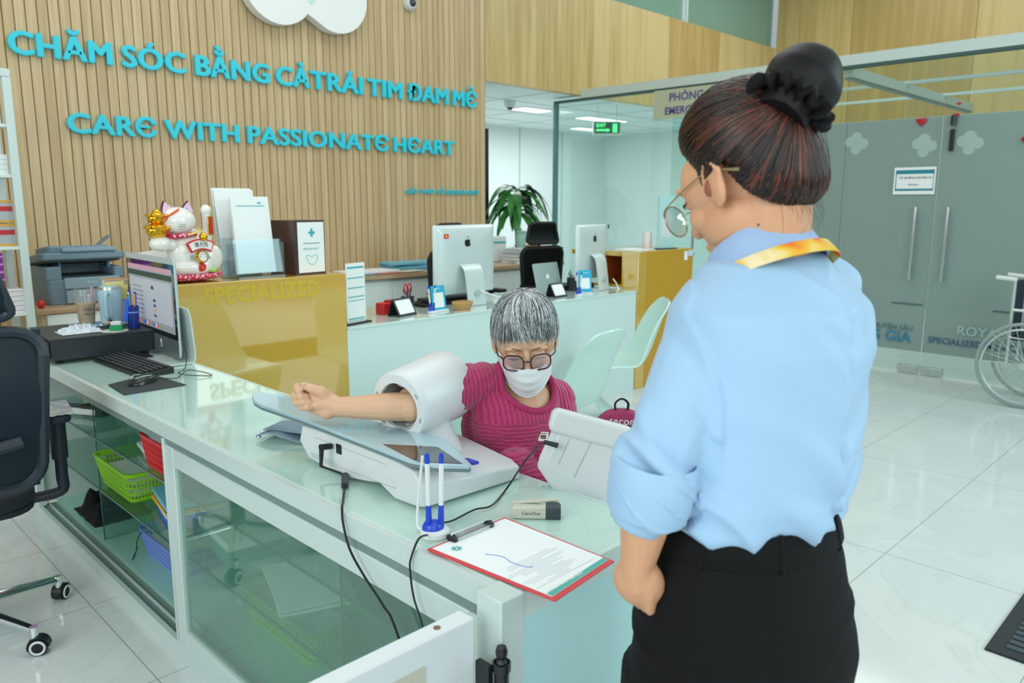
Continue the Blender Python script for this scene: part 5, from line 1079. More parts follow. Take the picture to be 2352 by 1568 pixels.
for a in [2*pi*i/28 for i in range(28)]: r1.append(mid+ax*(.062*cos(a))+ax.cross(V((0, 0, 1))).normalized()*(.052*sin(a)*-1)-V((0, 0, .055)))
m.loft([r0, [a*.5+b_*.5+V((0, 0, -.006)) for a, b_ in zip(r0, r1)], r1]); P('pedestal', m, bpw, t)
# cables
P('power_plug', MB().cyl((.985, 1.615, .862), (.955, 1.618, .865), .0075, n=12).cyl((.960, 1.618, .866), (.958, 1.622, .815), .0065, .004, n=12), black, t)
fr0 = pz(793, 1092, .801); fr1 = pz(792, 1116, .801)
cab = cat_([V((.958, 1.622, .815)), fr0, fr1, pz(788, 1150, .795), px(786, 1172, .868)+V((0, 0, .006)), px(788, 1200, .860), px(803, 1260, .858), px(835, 1320, .858), px(880, 1390, .858), px(915, 1462, .858), V((.858, 1.02, .3)), V((.858, .99, .05))], 7)
t2 = thing('device_cable', 'black power cord with a ferrite lump, running over the counter edge', 'cord', (.9, 1.5, CT), world=True)
P('cord', MB().tube(cab, .0028, 6), black, t2); P('ferrite', MB().cyl(fr0, fr1, .0085, n=16), dark, t2)

# ------------------------------------------------------------ clipboard, stapler, pouch, white screen device
c_ = [pz(980, 1255, .80), pz(1160, 1182, .80), pz(1412, 1282, .80), pz(1275, 1373, .80)]
t = thing('clipboard', 'red bordered clipboard with a printed form, on the end of the front counter', 'clipboard', tuple(c_[0]), world=True)
def quad(a, b_, z0, z1, s0=0, s1=1, t0=0, t1=1, M=None, n_=8, bend=.0):
    rows = []
    for i in range(n_+1):
        u_ = s0+(s1-s0)*i/n_; row = []
        for j in range(7):
            v_ = t0+(t1-t0)*j/6; p = (c_[0]*(1-u_)*(1-v_)+c_[3]*u_*(1-v_)+c_[1]*(1-u_)*v_+c_[2]*u_*v_); row.append(V((p.x, p.y, z0+bend*(u_**2))))
        rows.append(row)
    return rows
P('board', MB().sheet(quad(0, 0, CT+.002, 0), .003), mat('clipboard red', (214, 62, 66), .4), t, bev=.001)
P('paper', MB().sheet(quad(0, 0, CT+.0054, 0, .025, .965, .035, .965), .0012), paper, t, smooth=False)
P('teal_band', MB().sheet(quad(0, 0, CT+.0068, 0, .925, .963, .04, .96), .0004), mat('form teal', (80, 176, 164), .6), t, smooth=False)
ux = (c_[3]-c_[0]).normalized(); uy = (c_[1]-c_[0]).normalized(); MP = frame(c_[0]*1.0+V((0, 0, -.80+CT+.0072)), uy, -ux)
m = MB()
rr = random.Random(5)
for k in range(16): m.box((0, 0, 0), (rr.uniform(.04, .16), .0005, .0002), 0, MP @ T(.10+rr.uniform(-.01, .01), -(.17+.006*k), 0))
P('form_lines', m, mat('faint print', (170, 180, 196), .7), t, smooth=False)
P('handwriting', MB().tube([MP @ V(p) for p in cat_([(.06, -.10, 0), (.075, -.13, 0), (.07, -.16, 0), (.075, -.19, 0), (.085, -.20, 0)], 6)], .0006, 4), mat('blue ink', (120, 140, 210), .6), t, smooth=False)
P('emblem', MB().text('✳', .022, depth=.0002, M=MP @ T(.025, -.05, 0)), teal, t, smooth=False)
P('footer_lettering', MB().text('KHÁM SỨC KHỎE TỔNG QUÁT', .007, depth=.0002, M=MP @ T(.03, -.283, .0006)), paper, t, smooth=False)
k0 = c_[0].lerp(c_[1], .5)+ux*.008; k0.z = CT+.006; Mk = frame(k0, uy, V((0, 0, 1)))
P('clip_wire', MB().tube([k0+uy*a+V((0, 0, h_)) for a, h_ in ((-.055, .004), (-.05, .014), (.05, .014), (.055, .004))], .0018, 6), chrome, t)
P('clip_plate', MB().box((0, .006, 0), (.10, .001, .03), 0, Mk), glass('clip clear', (235, 240, 240), .08, .1, .2), t, smooth=False)
for s_ in (-1, 1):
    P('clip_jaw', MB().box((s_*.05, .006, -.016*0), (.014, .010, .012), 0, Mk).box((0, 0, 0), (.010, .010, .026), 0, Mk @ T(s_*.05, .004, 0) @ T(0, 0, -.0)), black, t, bev=.002)
s0 = pz(1182, 1176, .80); s1 = pz(1280, 1178, .80); sd = (s1-s0); 
t = thing('stapler', 'beige and grey stapler standing on the counter behind the clipboard', 'stapler', ((s0.x+s1.x)/2, (s0.y+s1.y)/2, CT), atan2(sd.y, sd.x))
bg_ = mat('stapler beige', (200, 200, 184), .4)
P('body', MB().box((-.012, 0, .014), (.076, .030, .026)), bg_, t, bev=.003); P('grip', MB().box((.036, 0, .014), (.034, .031, .027)), mat('stapler grey', (52, 68, 74), .5), t, bev=.003)
P('arm', MB().box((.0, .012, .032), (.100, .012, .006), 0, T(0, 0, .0, 0, 0, R(-5))), bg_, t, bev=.002); P('magazine', MB().box((.03, .012, .028), (.04, .010, .006)), chrome, t, smooth=False)
P('lettering', MB().text('CeroOne', .010, depth=.0003, M=frame((-.03, -.0153, .011), (1, 0, 0), (0, 0, 1))), ink, t, smooth=False)
po = pz(655, 1004, .795)
t = thing('fabric_pouch', 'grey blue folded fabric pouch beside the blood pressure machine', 'pouch', (po.x+.01, po.y, CT), R(-62))
pf = mat('pouch denim', (128, 148, 164), .8)
for k, (a, h_) in enumerate(((.0, .004), (.35, .018))):
    rows = []
    for i in range(13):
        u_ = i/12; rows.append([(-.075+.15*u_+.01*k, -.045+.09*j/8+.02*k, h_*.4+h_*sin(pi*u_)+.008*sin(5*u_+k*2)+.0095) for j in range(9)])
    P('fold', MB().sheet(rows, .004), pf, t)
P('zip_pull', MB().ell((-.07, -.04, .01), (.008, .006, .004), 12, 8), chrome, t)
# white screen seen from behind
W_ = 1.82; a, b_, c2, d2, e2 = dep(1272, 932, W_), dep(1462, 982, W_), dep(1270, 1105, W_), dep(1300, 1130, W_), dep(1420, 1170, W_)
ctrd = (a+b_)/2; hx = (b_-a); Lh = hx.length; hx = hx.normalized(); nz = (-FW).normalized(); vy = nz.cross(hx).normalized(); nz = hx.cross(vy)
Mdv = frame(a, hx, vy); Mdv.translation = a
t = thing('measuring_device', 'white thick backed screen unit with a rounded top bar, beside the standing person', 'medical device', (a.x+.09, a.y-.10, 0), world=True)
P('top_bar', MB().prism(rrect(Lh, .058, .018, 5, cx=Lh/2, cy=-.032), -.045, .012, 0, Mdv), bpw, t, bev=.010, seg=4)
pts = [(.012, -.058), (Lh-.012, -.058), (Lh-.012, -.17), (Lh-.03, -.215), (.075, -.215), (.0, -.15), (.0, -.125)]
P('rear_housing', MB().loft([[(x, y, -.035) for x, y in pts], [(x, y, -.012) for x, y in pts], [(.02+x*.82, -.058+(y+.058)*.86, .004) for x, y in pts]], 0, True, True, Mdv), bpw, t, bev=.006, seg=3)
P('panel_seam', MB().tube([(.105, -.06, .0045), (.088, -.15, .0045)], .0012, 5, M=Mdv).tube([(.055, -.065, .004), (.045, -.13, .004)], .0012, 5, M=Mdv), mat('seam grey', (178, 182, 182), .5), t)
ft = Mdv @ V((.06, -.19, -.02)); print('FT', ft[:])
P('clamp_arm', MB().tube([ft, V((1.345, ft.y, .74)), V((1.345, ft.y, .66))], .012, 10), alu, t)
P('clamp_plate', MB().bx((1.318, ft.y-.03, .64), (1.36, ft.y+.03, .72)), bpw, t, bev=.003)
j0 = dep(1270, 1020, 1.80); P('cable_plug', MB().cyl(j0+hx*.012, j0-hx*.022, .0062, .005, n=12), dark, t)
t2 = thing('signal_cable', 'thin black cable looping from the white screen unit across the counter', 'cord', (1.0, 1.1, CT), world=True)
P('cord', MB().tube(cat_([j0-hx*.02, dep(1235, 1028, 1.76), dep(1205, 1060, 1.70), pz(1165, 1120, .80), pz(1130, 1160, .797), pz(1090, 1170, .797), pz(1040, 1195, .797), pz(1010, 1203, .80), pz(985, 1226, .80), px(962, 1246, .868)+V((0, 0, .008)), px(944, 1282, .861), px(942, 1310, .860), px(950, 1370, .858), px(970, 1437, .858), V((.858, .985, .4)), V((.858, .985, .1))], 7), .0022, 6), black, t2)

# ------------------------------------------------------------ people: helpers
from mathutils.bvhtree import BVHTree
def blob(prims, vox=.004, smooth=4, fac=.5):
    """union of tapered capsules, ellipsoids and lofts grown into one continuous surface"""
    mb = MB()
    for p in prims:
        if p[0] == 'c':
            _, pts, rr_ = p; pts = [V(a) for a in pts]; N_ = 14
            mb.tube(pts, list(rr_), N_); 
            for a, r_ in ((pts[0], rr_[0]), (pts[-1], rr_[-1])): mb.ell(a, r_*.998, 14, 10)
            for a, r_ in zip(pts[1:-1], list(rr_)[1:-1]): mb.ell(a, r_*.995, 12, 8)
        elif p[0] == 'e': mb.ell(p[1], p[2], 22, 16, Rm=p[3] if len(p) > 3 else None)
        elif p[0] == 'l': mb.loft(p[1])
    me = bpy.data.meshes.new('tmp'); me.from_pydata(mb.v, [], mb.f); b = bmesh.new(); b.from_mesh(me); bmesh.ops.recalc_face_normals(b, faces=b.faces); b.to_mesh(me); b.free()
    o = bpy.data.objects.new('tmp', me); COL.objects.link(o)
    m = o.modifiers.new('r', 'REMESH'); m.mode = 'VOXEL'; m.voxel_size = vox; m.use_smooth_shade = True
    s_ = o.modifiers.new('s', 'SMOOTH'); s_.factor = fac; s_.iterations = smooth
    dg = bpy.context.evaluated_depsgraph_get(); dg.update(); oe = o.evaluated_get(dg); m2 = oe.to_mesh()
    n_ = len(m2.vertices); co = np.empty(n_*3); m2.vertices.foreach_get('co', co); no = np.empty(n_*3); m2.vertices.foreach_get('normal', no)
    fs = [tuple(p.vertices) for p in m2.polygons]; oe.to_mesh_clear(); bpy.data.objects.remove(o); bpy.data.meshes.remove(me)
    return co.reshape(-1, 3), no.reshape(-1, 3), fs
def mb_from(co, fs): m = MB(); m.v = [tuple(c) for c in co]; m.f = list(fs); m.m = [0]*len(fs); return m
def head_prims(X):
    """head in its own frame (x right, y face, z up), X maps to the world"""
    q = X.to_3x3(); w_ = lambda *a: X @ V(a)
    E_ = lambda c, r, rx=0, ry=0, rz=0: ('e', w_(*c), r, q @ Matrix.Rotation(rz, 3, 'Z') @ Matrix.Rotation(ry, 3, 'Y') @ Matrix.Rotation(rx, 3, 'X'))
    out = [E_((0, -.012, .035), (.073, .090, .083)), E_((0, .022, -.030), (.060, .066, .078)), E_((0, .055, -.092), (.026, .024, .022)), E_((0, .03, -.06), (.052, .05, .045)),
           E_((0, .062, .028), (.052, .026, .030)), ('c', [w_(0, .083, .008), w_(0, .098, -.018), w_(0, .107, -.034)], (.008, .0095, .012)), E_((0, .080, -.066), (.023, .013, .007)), E_((0, .078, -.077), (.020, .012, .007))]
    for s_ in (-1, 1):
        out += [E_((s_*.036, .052, -.030), (.026, .026, .024)), E_((s_*.031, .080, .020), (.024, .010, .007)), E_((s_*.031, .074, .001), (.0155, .012, .0125)), E_((s_*.012, .096, -.035), (.008, .009, .007)),
                E_((s_*.044, .012, -.050), (.022, .045, .036)), E_((s_*.054, .030, .015), (.020, .036, .040)), E_((s_*.0775, -.010, -.006), (.0085, .021, .031), rx=R(-12), rz=s_*R(22)),
                ('c', [w_(s_*.074, .004, -.026), w_(s_*.079, .006, .004), w_(s_*.083, -.004, .022), w_(s_*.086, -.020, .022), w_(s_*.087, -.030, .006), w_(s_*.083, -.022, -.018), w_(s_*.077, -.008, -.034)], (.004, .004, .004, .0042, .0042, .004, .005))]
    return out
def head_frame(c, az, tilt, roll=0):
    return Matrix.Translation(c) @ Matrix.Rotation(az-pi/2, 4, 'Z') @ Matrix.Rotation(roll, 4, 'Y') @ Matrix.Rotation(-tilt, 4, 'X')
def fold_noise(co, no, fn):
    out = co.copy()
    for i in range(len(co)):
        d = fn(V(co[i]), V(no[i])); out[i] = co[i]+no[i]*d
    return out
def strands(name, parent, path, count, mat_, seg=9, width=.0011, seed=1):
    rr_ = random.Random(seed); vs = []; fs = []
    for k in range(count):
        pts, nrm = path(rr_, seg); o_ = len(vs)
        for i, p in enumerate(pts):
            a = pts[max(i-1, 0)]; b_ = pts[min(i+1, len(pts)-1)]; s_ = (b_-a).cross(nrm[i]); s_ = s_.normalized() if s_.length > 1e-9 else V((1, 0, 0)); w_ = width*(1-.65*(i/(len(pts)-1))**2)
            vs.append(p-s_*w_); vs.append(p+nrm[i]*w_*.6); vs.append(p+s_*w_)
        for i in range(len(pts)-1):
            for j in range(2): fs.append((o_+3*i+j, o_+3*i+j+1, o_+3*i+3+j+1, o_+3*i+3+j))
    m = MB(); m.v = [tuple(v) for v in vs]; m.f = fs; m.m = [0]*len(fs); return P(name, m, mat_, parent, fixn=False, ang=180)
def hair_mat(name, stops, rough=.45, aniso=True):
    m = mat(name, (60, 60, 60), rough, spec=.4); n, bs = nodes(m); g = n.nodes.new('ShaderNodeNewGeometry'); r = ramp(n, stops)
    t = noise_tex(n, (14, 14, 14), 1.5, 3); ad = n.nodes.new('ShaderNodeMath'); ad.operation = 'MULTIPLY_ADD'; ad.inputs[1].default_value = .55; n.links.new(g.outputs['Random Per Island'], ad.inputs[0]); 
    a2 = n.nodes.new('ShaderNodeMath'); a2.operation = 'MULTIPLY'; a2.inputs[1].default_value = .5; n.links.new(t.outputs[0], a2.inputs[0]); n.links.new(a2.outputs[0], ad.inputs[2]); n.links.new(ad.outputs[0], r.inputs[0]); n.links.new(r.outputs[0], bs.inputs['Base Color']); return m

# ------------------------------------------------------------ seated person
SP = thing('person', 'seated grey haired person in crimson knit top and white mask, arm in the cuff', 'person', (1.62, 1.42, 0), world=True)
HC = dep(1206, 782, 2.02); HA = R(226); HX = head_frame(HC, HA, R(17), R(3))
rsh = dep(1105, 882, 2.04); lsh = dep(1272, 918, 2.16)
mid_ = (rsh+lsh)/2; nb = mid_+V((0, 0, .035)); side = (rsh-lsh).normalized(); fwd = V((0, 0, 1)).cross(side).normalized(); 
if fwd.dot(V((-1, -1, 0))) < 0: fwd = -fwd
el = C0+ax*.05; wr = dep(778, 934, 1.93)
lel = dep(1292, 1045, 2.10); lwr = dep(1300, 1118, 1.99)
hip = V((1.60, 1.42, .54))
kn = [V((1.40, 1.05, .50)), V((1.52, .98, .50))]; an = [V((1.42, 1.02, .09)), V((1.52, .95, .09))]
hips = [hip+side*.09, hip-side*.09]
pr = head_prims(HX)
pr += [('c', [HX @ V((0, -.02, -.05)), nb+fwd*.01-V((0, 0, .01))], (.050, .052)), ('e', mid_-V((0, 0, .055))+fwd*.01, (.09, .075, .085), Matrix((side, fwd, V((0, 0, 1)))).transposed()), ('c', [rsh, lsh], (.045, .045)), ('c', [mid_-V((0, 0, .05)), hip], (.10, .12)),
       ('c', [rsh, (rsh+el)/2, el], (.044, .042, .038)), ('c', [el, dep(945, 934, 1.90), dep(895, 934, 1.90), dep(830, 935, 1.92), wr], (.036, .0375, .0355, .0295, .0255)),
       ('c', [lsh, lel], (.042, .036)), ('c', [lel, lwr], (.036, .026)), ('e', lwr+V((0, -.01, -.04)), (.028, .025, .045))]
for a, b_, c2 in zip(hips, kn, an): pr += [('c', [hip, a, b_], (.1, .085, .055)), ('c', [b_, c2], (.052, .035)), ('c', [c2+V((0, 0, -.035)), c2+fwd*.13+V((0, 0, -.055))], (.034, .026))]
# right fist, palm to the camera
D = lambda x, y, w_: dep(x, y, w_)
pr += [('c', [wr, D(757, 925, 1.935), D(730, 912, 1.945)], (.024, .026, .026)), ('c', [wr, D(752, 945, 1.935), D(722, 932, 1.95)], (.022, .020, .020)), ('e', D(742, 925, 1.94), (.03, .03, .022)),
       ('c', [D(752, 915, 1.93), D(738, 900, 1.92), D(716, 892, 1.912), D(699, 885, 1.912)], (.017, .0155, .0115, .0095))]
for kx, ky, tx, ty, r_ in ((678, 888, 688, 899, .0112), (672, 907, 703, 911, .0112), (675, 923, 711, 924, .0105), (689, 934, 714, 936, .0098)):
    pr.append(('c', [D(728, ky+8, 1.962), D(kx+14, ky, 1.966), D(kx+4, ky, 1.945), D(kx+5, (ky+ty)/2, 1.925), D((kx+tx)/2+4, ty, 1.912), D(tx, ty, 1.918)], (.0115, r_*.93, r_*.93, r_*.93, r_*.9, r_*.82)))
co, no, fs = blob(pr, .0026, 2)
P('body', mb_from(co, fs), skin_old, SP, fixn=False, ang=180)
# finger nails
P('fingernail', MB().ell(D(697, 882, 1.902), (.005, .004, .0045), 12, 8), mat('nail', (226, 180, 160), .3), SP)
# face details: eyes, brows
for s_ in (-1, 1):
    P('eye', MB().ell(HX @ V((s_*.031, .081, -.001)), (.0105, .009, .0075), 16, 10), mat('eye white', (210, 200, 190), .2), SP)
    P('upper_eyelid', MB().tube(cat_([HX @ V((s_*.017, .0885, -.001)), HX @ V((s_*.031, .0935, .002)), HX @ V((s_*.046, .084, -.002))], 6), .0042, 8), skin_old, SP)
    P('lash_line', MB().tube(cat_([HX @ V((s_*.018, .0905, -.0045)), HX @ V((s_*.031, .0958, -.0025)), HX @ V((s_*.046, .086, -.006))], 6), .0011, 6), mat('lash', (60, 46, 40), .6), SP)
    P('eyebrow', MB().tube(cat_([HX @ V((s_*.014, .0905, .018)), HX @ V((s_*.030, .0905, .0235)), HX @ V((s_*.048, .080, .020))], 6), [.002]*4+[.0016]*4+[.0012]*5, 6), mat('brow', (130, 100, 82), .8), SP)
# glasses
gb = mat('brown glasses', (62, 40, 36), .3)
g_ = P('glasses', MB().tube(cat_([HX @ V((-.010, .116, -.002)), HX @ V((0, .119, .002)), HX @ V((.010, .116, -.002))], 4), .0022, 8), gb, SP)
for s_ in (-1, 1):
    rm = [HX @ V((s_*.034+x, .116-abs(s_*.034+x)*.22+.0, -.006+y)) for x, y in rrect(.050, .042, .017, 6)]
    P('rim', MB().tube(rm, .0021, 8, closed=True), gb, g_); P('lens', MB().loft([rm, [v+HX.to_3x3() @ V((0, .0008, 0)) for v in rm]]), glass('spectacle lens', (245, 240, 240), .10, .02, .10, (225, 205, 205)), g_)
    P('temple', MB().tube([HX @ V((s_*.059, .103, .006)), HX @ V((s_*.072, .08, .004)), HX @ V((s_*.080, .0, .004)), HX @ V((s_*.080, -.02, -.01))], .0019, 6), gb, g_)
# mask
mk = mat('mask white', (226, 230, 232), .8, bump=(300, .2, .001)); rows = []
for i in range(15):
    v_ = i/14; z = -.020-.080*v_; row = []
    for j in range(25):
        u_ = j/12-1; au = abs(u_); bul = (.124 if v_ < .35 else .124-.030*((v_-.35)/.65)**1.5)
        if v_ < .12: bul -= .003
        wd = .071-.004*v_; y = .014+(bul-.014)*(1-au**2.3)+.0022*sin(v_*21)*(1-au); x = u_*wd*(1-.06*max(0, v_-.4)); zz = z-.016*(1-au**2)*(v_-.1)+.010*au*(v_*1.25)-.004*au
        if v_ < .4: zz -= .010*au*(1-v_/.4)
        row.append(HX @ V((x, y, zz)))
    rows.append(row)
mask = P('face_mask', MB().sheet(rows, .0015), mk, SP)
P('mask_edge', MB().tube([r_ for r_ in rows[0]], .0013, 6).tube(rows[-1], .0013, 6), mk, mask)
for s_, jj in ((-1, 0), (1, 24)):
    P('ear_loop', MB().tube(cat_([rows[1][jj], HX @ V((s_*.078, .0, .0)), HX @ V((s_*.083, -.02, .014)), HX @ V((s_*.082, -.03, -.01)), HX @ V((s_*.073, .0, -.045)), rows[13][jj]], 6), .0012, 6), plastic_w, mask)
# hair: shell and strands from the crown
def scalp(a, th, off=0.0): return HX @ V(((.078+off)*sin(th)*sin(a), -.012+(.096+off)*sin(th)*cos(a), .036+(.089+off)*cos(th)))
CR = R(-14)
def hdir(a, t, rr_=None):
    """crown to hairline; a = 0 at the forehead"""
    ca = cos(a); e_ = 96+ (26*(1-ca)/2*2 if ca > 0 else 26+ 34*(-ca)*1.0)
    if abs(a) > pi: a -= 2*pi*math.copysign(1, a)
    fr_ = max(0, ca)**1.2; end = R(fr_*77+(1-fr_)*(126 if ca > -.25 else 150))
    th = t*end; d0 = V((0, sin(CR), cos(CR))); d = V((sin(th)*sin(a), sin(th)*cos(a), cos(th)))
    k_ = 1-min(1, t)**1.5; d = (d+d0*k_*.25); d.normalize(); return d
def hpos(d, off): return HX @ V(((.0775+off)*d.x, -.012+(.095+off)*d.y, .036+(.0875+off)*d.z))
rows = []
for i in range(41):
    a = -pi+2*pi*i/40; rows.append([hpos(hdir(a, j/14), .001+.007*sin(pi*min(1, j/14*.9))**.5) for j in range(15)])
gm = hair_mat('grey hair', [(.22, (40, 42, 44)), (.42, (88, 92, 94)), (.56, (140, 146, 150)), (.72, (214, 218, 220))], .5)
sh_ = P('hair', MB().loft(rows, 0, False, False), mat('grey hair base', (78, 82, 84), .7), SP)
def path1(rr_, n_):
    a = rr_.uniform(-pi, pi); cl = noise.noise(V((cos(a)*4, sin(a)*4, 1.7))); t0 = rr_.uniform(0, .55)**1.3; t1 = rr_.uniform(.72, 1.06)+.20*cl+.05*max(0, cos(a)); da = rr_.uniform(-.35, .35)+.35*cl; lift = rr_.uniform(.004, .013); fl = rr_.uniform(-.004, .009); pts = []; nr = []
    for i in range(n_):
        t = t0+(t1-t0)*i/(n_-1); aa = a+da*(t-t0)+.18*sin(3*t+a*2); d = hdir((aa+pi) % (2*pi)-pi, t); off = lift*sin(pi*min(.9, .12+t*.8))**.5+fl*max(0, t-.7)*3
        pts.append(hpos(d, off)); nr.append((HX.to_3x3() @ d).normalized())
    return pts, nr
strands('hair_strands', sh_, path1, 6500, gm, 9, .00085, 3)
# sweater
sw = mat('crimson knit', (178, 44, 98), .85, sheen=.3); n, bs = nodes(sw)
c = n.nodes.new('ShaderNodeTexCoord'); mp = n.nodes.new('ShaderNodeMapping'); mp.inputs['Rotation'].default_value = (0, 0, -atan2(side.y, side.x))
wv = n.nodes.new('ShaderNodeTexWave'); wv.wave_type = 'BANDS'; wv.bands_direction = 'X'; wv.inputs['Scale'].default_value = 26; wv.inputs['Distortion'].default_value = .6; wv.inputs['Detail Scale'].default_value = 2
wz = n.nodes.new('ShaderNodeTexWave'); wz.wave_type = 'BANDS'; wz.bands_direction = 'Z'; wz.inputs['Scale'].default_value = 30; wz.inputs['Distortion'].default_value = 3.0; wz.inputs['Detail Scale'].default_value = 1.2
sp = n.nodes.new('ShaderNodeSeparateXYZ'); gt = n.nodes.new('ShaderNodeMath'); gt.operation = 'GREATER_THAN'; gt.inputs[1].default_value = .895
mxx = n.nodes.new('ShaderNodeMix'); bp2 = n.nodes.new('ShaderNodeBump'); bp2.inputs['Strength'].default_value = .9; bp2.inputs['Distance'].default_value = .0028
n.links.new(c.outputs['Object'], mp.inputs[0]); n.links.new(mp.outputs[0], wv.inputs[0]); n.links.new(c.outputs['Object'], wz.inputs[0]); n.links.new(c.outputs['Object'], sp.inputs[0]); n.links.new(sp.outputs['Z'], gt.inputs[0])
n.links.new(gt.outputs[0], mxx.inputs[0]); n.links.new(wz.outputs[1], mxx.inputs[2]); n.links.new(wv.outputs[1], mxx.inputs[3]); n.links.new(mxx.outputs[0], bp2.inputs['Height']); n.links.new(bp2.outputs[0], bs.inputs['Normal'])
rmp = ramp(n, [(0, (162, 34, 86)), (.5, (180, 44, 100)), (1, (188, 54, 110))]); n.links.new(mxx.outputs[0], rmp.inputs[0]); n.links.new(rmp.outputs[0], bs.inputs['Base Color'])
Q3 = Matrix((side, fwd, V((0, 0, 1)))).transposed()
chest = mid_-V((0, 0, .10))+fwd*.02
slv = C0+ax*.10
pr = [('c', [rsh+V((0, 0, -.003)), mid_+V((0, 0, .012)), lsh+V((0, 0, -.003))], (.060, .072, .060)), ('e', chest, (.158, .105, .14), Q3), ('e', chest-V((0, 0, .14)), (.162, .115, .14), Q3), ('e', dep(1108, 985, 2.10), (.065, .06, .10), Q3), ('e', dep(1120, 1040, 2.12), (.08, .07, .10), Q3), ('e', hip+V((0, 0, .08)), (.17, .14, .12), Q3),
      ('c', [mid_-V((0, 0, .05)), chest-V((0, 0, .2)), hip+V((0, 0, .06))], (.115, .13, .14)),
      ('c', [rsh, (rsh+slv)/2, slv], (.062, .064, .058)), ('c', [lsh, (lsh+lel)/2+fwd*-.005, lel+V((0, 0, -.005))], (.060, .057, .052)),
      ('e', dep(1235, 1095, 2.0), (.06, .05, .035)), ('e', dep(1180, 1075, 1.98), (.07, .05, .05))]
co, no, fs = blob(pr, .0048, 6)
def f1(p, nn):
    q_ = Q3.transposed() @ (p-chest); a = noise.noise(V((q_.x*9, q_.y*9, q_.z*5)))*.006; b_ = abs(noise.noise(V((q_.x*10+q_.z*9, q_.y*6, q_.z*14-q_.x*8))))
    low = max(0, min(1, (.0-q_.z)/.2)); return a-.012*(1-min(1, b_*6))*(.25+low)
co = fold_noise(co, no, f1)
# scoop neckline: cut, then a ribbed collar
nax = (V((0, 0, 1))+fwd*.62).normalized(); e1 = side; e2 = nax.cross(e1).normalized(); N0 = nb+fwd*.030-V((0, 0, .02)); ra, rb_ = .082, .088
bm_ = BVHTree.FromPolygons([tuple(v) for v in co], fs)
keep = []
for f in fs:
    ctr_ = V(np.mean([co[i] for i in f], axis=0)); q_ = ctr_-N0
    if (q_.dot(e1)/ra)**2+(q_.dot(e2)/rb_)**2 < 1 and q_.dot(nax) > -.09: continue
    keep.append(f)
P('knit_top', mb_from(co, keep), sw, SP, fixn=False, ang=180)
cp_ = []
for i in range(48):
    a = 2*pi*i/48; o_ = N0+e1*(ra*1.03*cos(a))+e2*(rb_*1.03*sin(a)); h_ = bm_.ray_cast(o_+nax*.3, -nax)
    if h_[0] is not None: cp_.append(h_[0])
P('ribbed_collar', MB().tube(cp_, .0085, 8, closed=True), mat('collar knit', (172, 44, 96), .85, bump=(200, .8, .003)), SP)
cuf = slv-ax*.06
# name sticker on the top
o_ = dep(1252, 1001, 1.5); h_ = bm_.ray_cast(CAM, (o_-CAM).normalized())
if h_[0] is not None:
    Mn = frame(h_[0]-FW*.009-RT*.005, (RT+UP*-.05), UP); P('name_sticker', MB().box((0, 0, 0), (.026, .024, .0012), 0, Mn), paper, SP, smooth=False); P('sticker_print', MB().box((0, -.001, .001), (.014, .010, .0006), 0, Mn).box((0, .008, .001), (.018, .002, .0006), 0, Mn), mat('sticker brown', (120, 100, 70), .6), SP, smooth=False)
# trousers
pr = [('e', hip, (.17, .15, .11), Q3)]
for a, b_, c2 in zip(hips, kn, an): pr += [('c', [a, b_], (.105, .072)), ('c', [b_, c2+V((0, 0, .02))], (.070, .052))]
co, no, fs = blob(pr, .007, 4)
P('trousers', mb_from(co, fs), mat('pale mauve cloth', (200, 190, 196), .85), SP, fixn=False, ang=180)
for c2 in an: P('shoe', MB().loft([[c2+fwd*y_+side*(w_*cos(a))+V((0, 0, -.09+max(0, h_*sin(a)))) for a in [2*pi*i/16 for i in range(16)]] for y_, w_, h_ in ((-.05, .02, .03), (-.04, .035, .07), (.02, .042, .07), (.08, .045, .05), (.13, .04, .035), (.155, .02, .02))]), dark, SP)
# jacket over the knee
jr = []
for i in range(15):
    u_ = i/14; a = dep(1262, 1080, 2.0).lerp(dep(1420, 1170, 1.86), u_); b_ = dep(1300, 1082, 2.03).lerp(dep(1425, 1120, 1.96), u_)+V((.06, .02, -.02)); a2 = a+V((0, 0, -.13*(1-u_*.3)))
    row = [a2, a.lerp(a2, .5)+fwd*.012, a]
    for j in range(1, 6): row.append(a.lerp(b_, j/5)+V((0, 0, .012*sin(j*1.8+i*.7)+.010*sin(i*1.1))))
    jr.append(row)
solo('folded_jacket', MB().sheet(jr, .004), mat('dusty pink cloth', (206, 186, 190), .85, bump=(14, .5, .01)), 'dusty pink garment draped over the lap of the seated person', 'garment', sub=1)

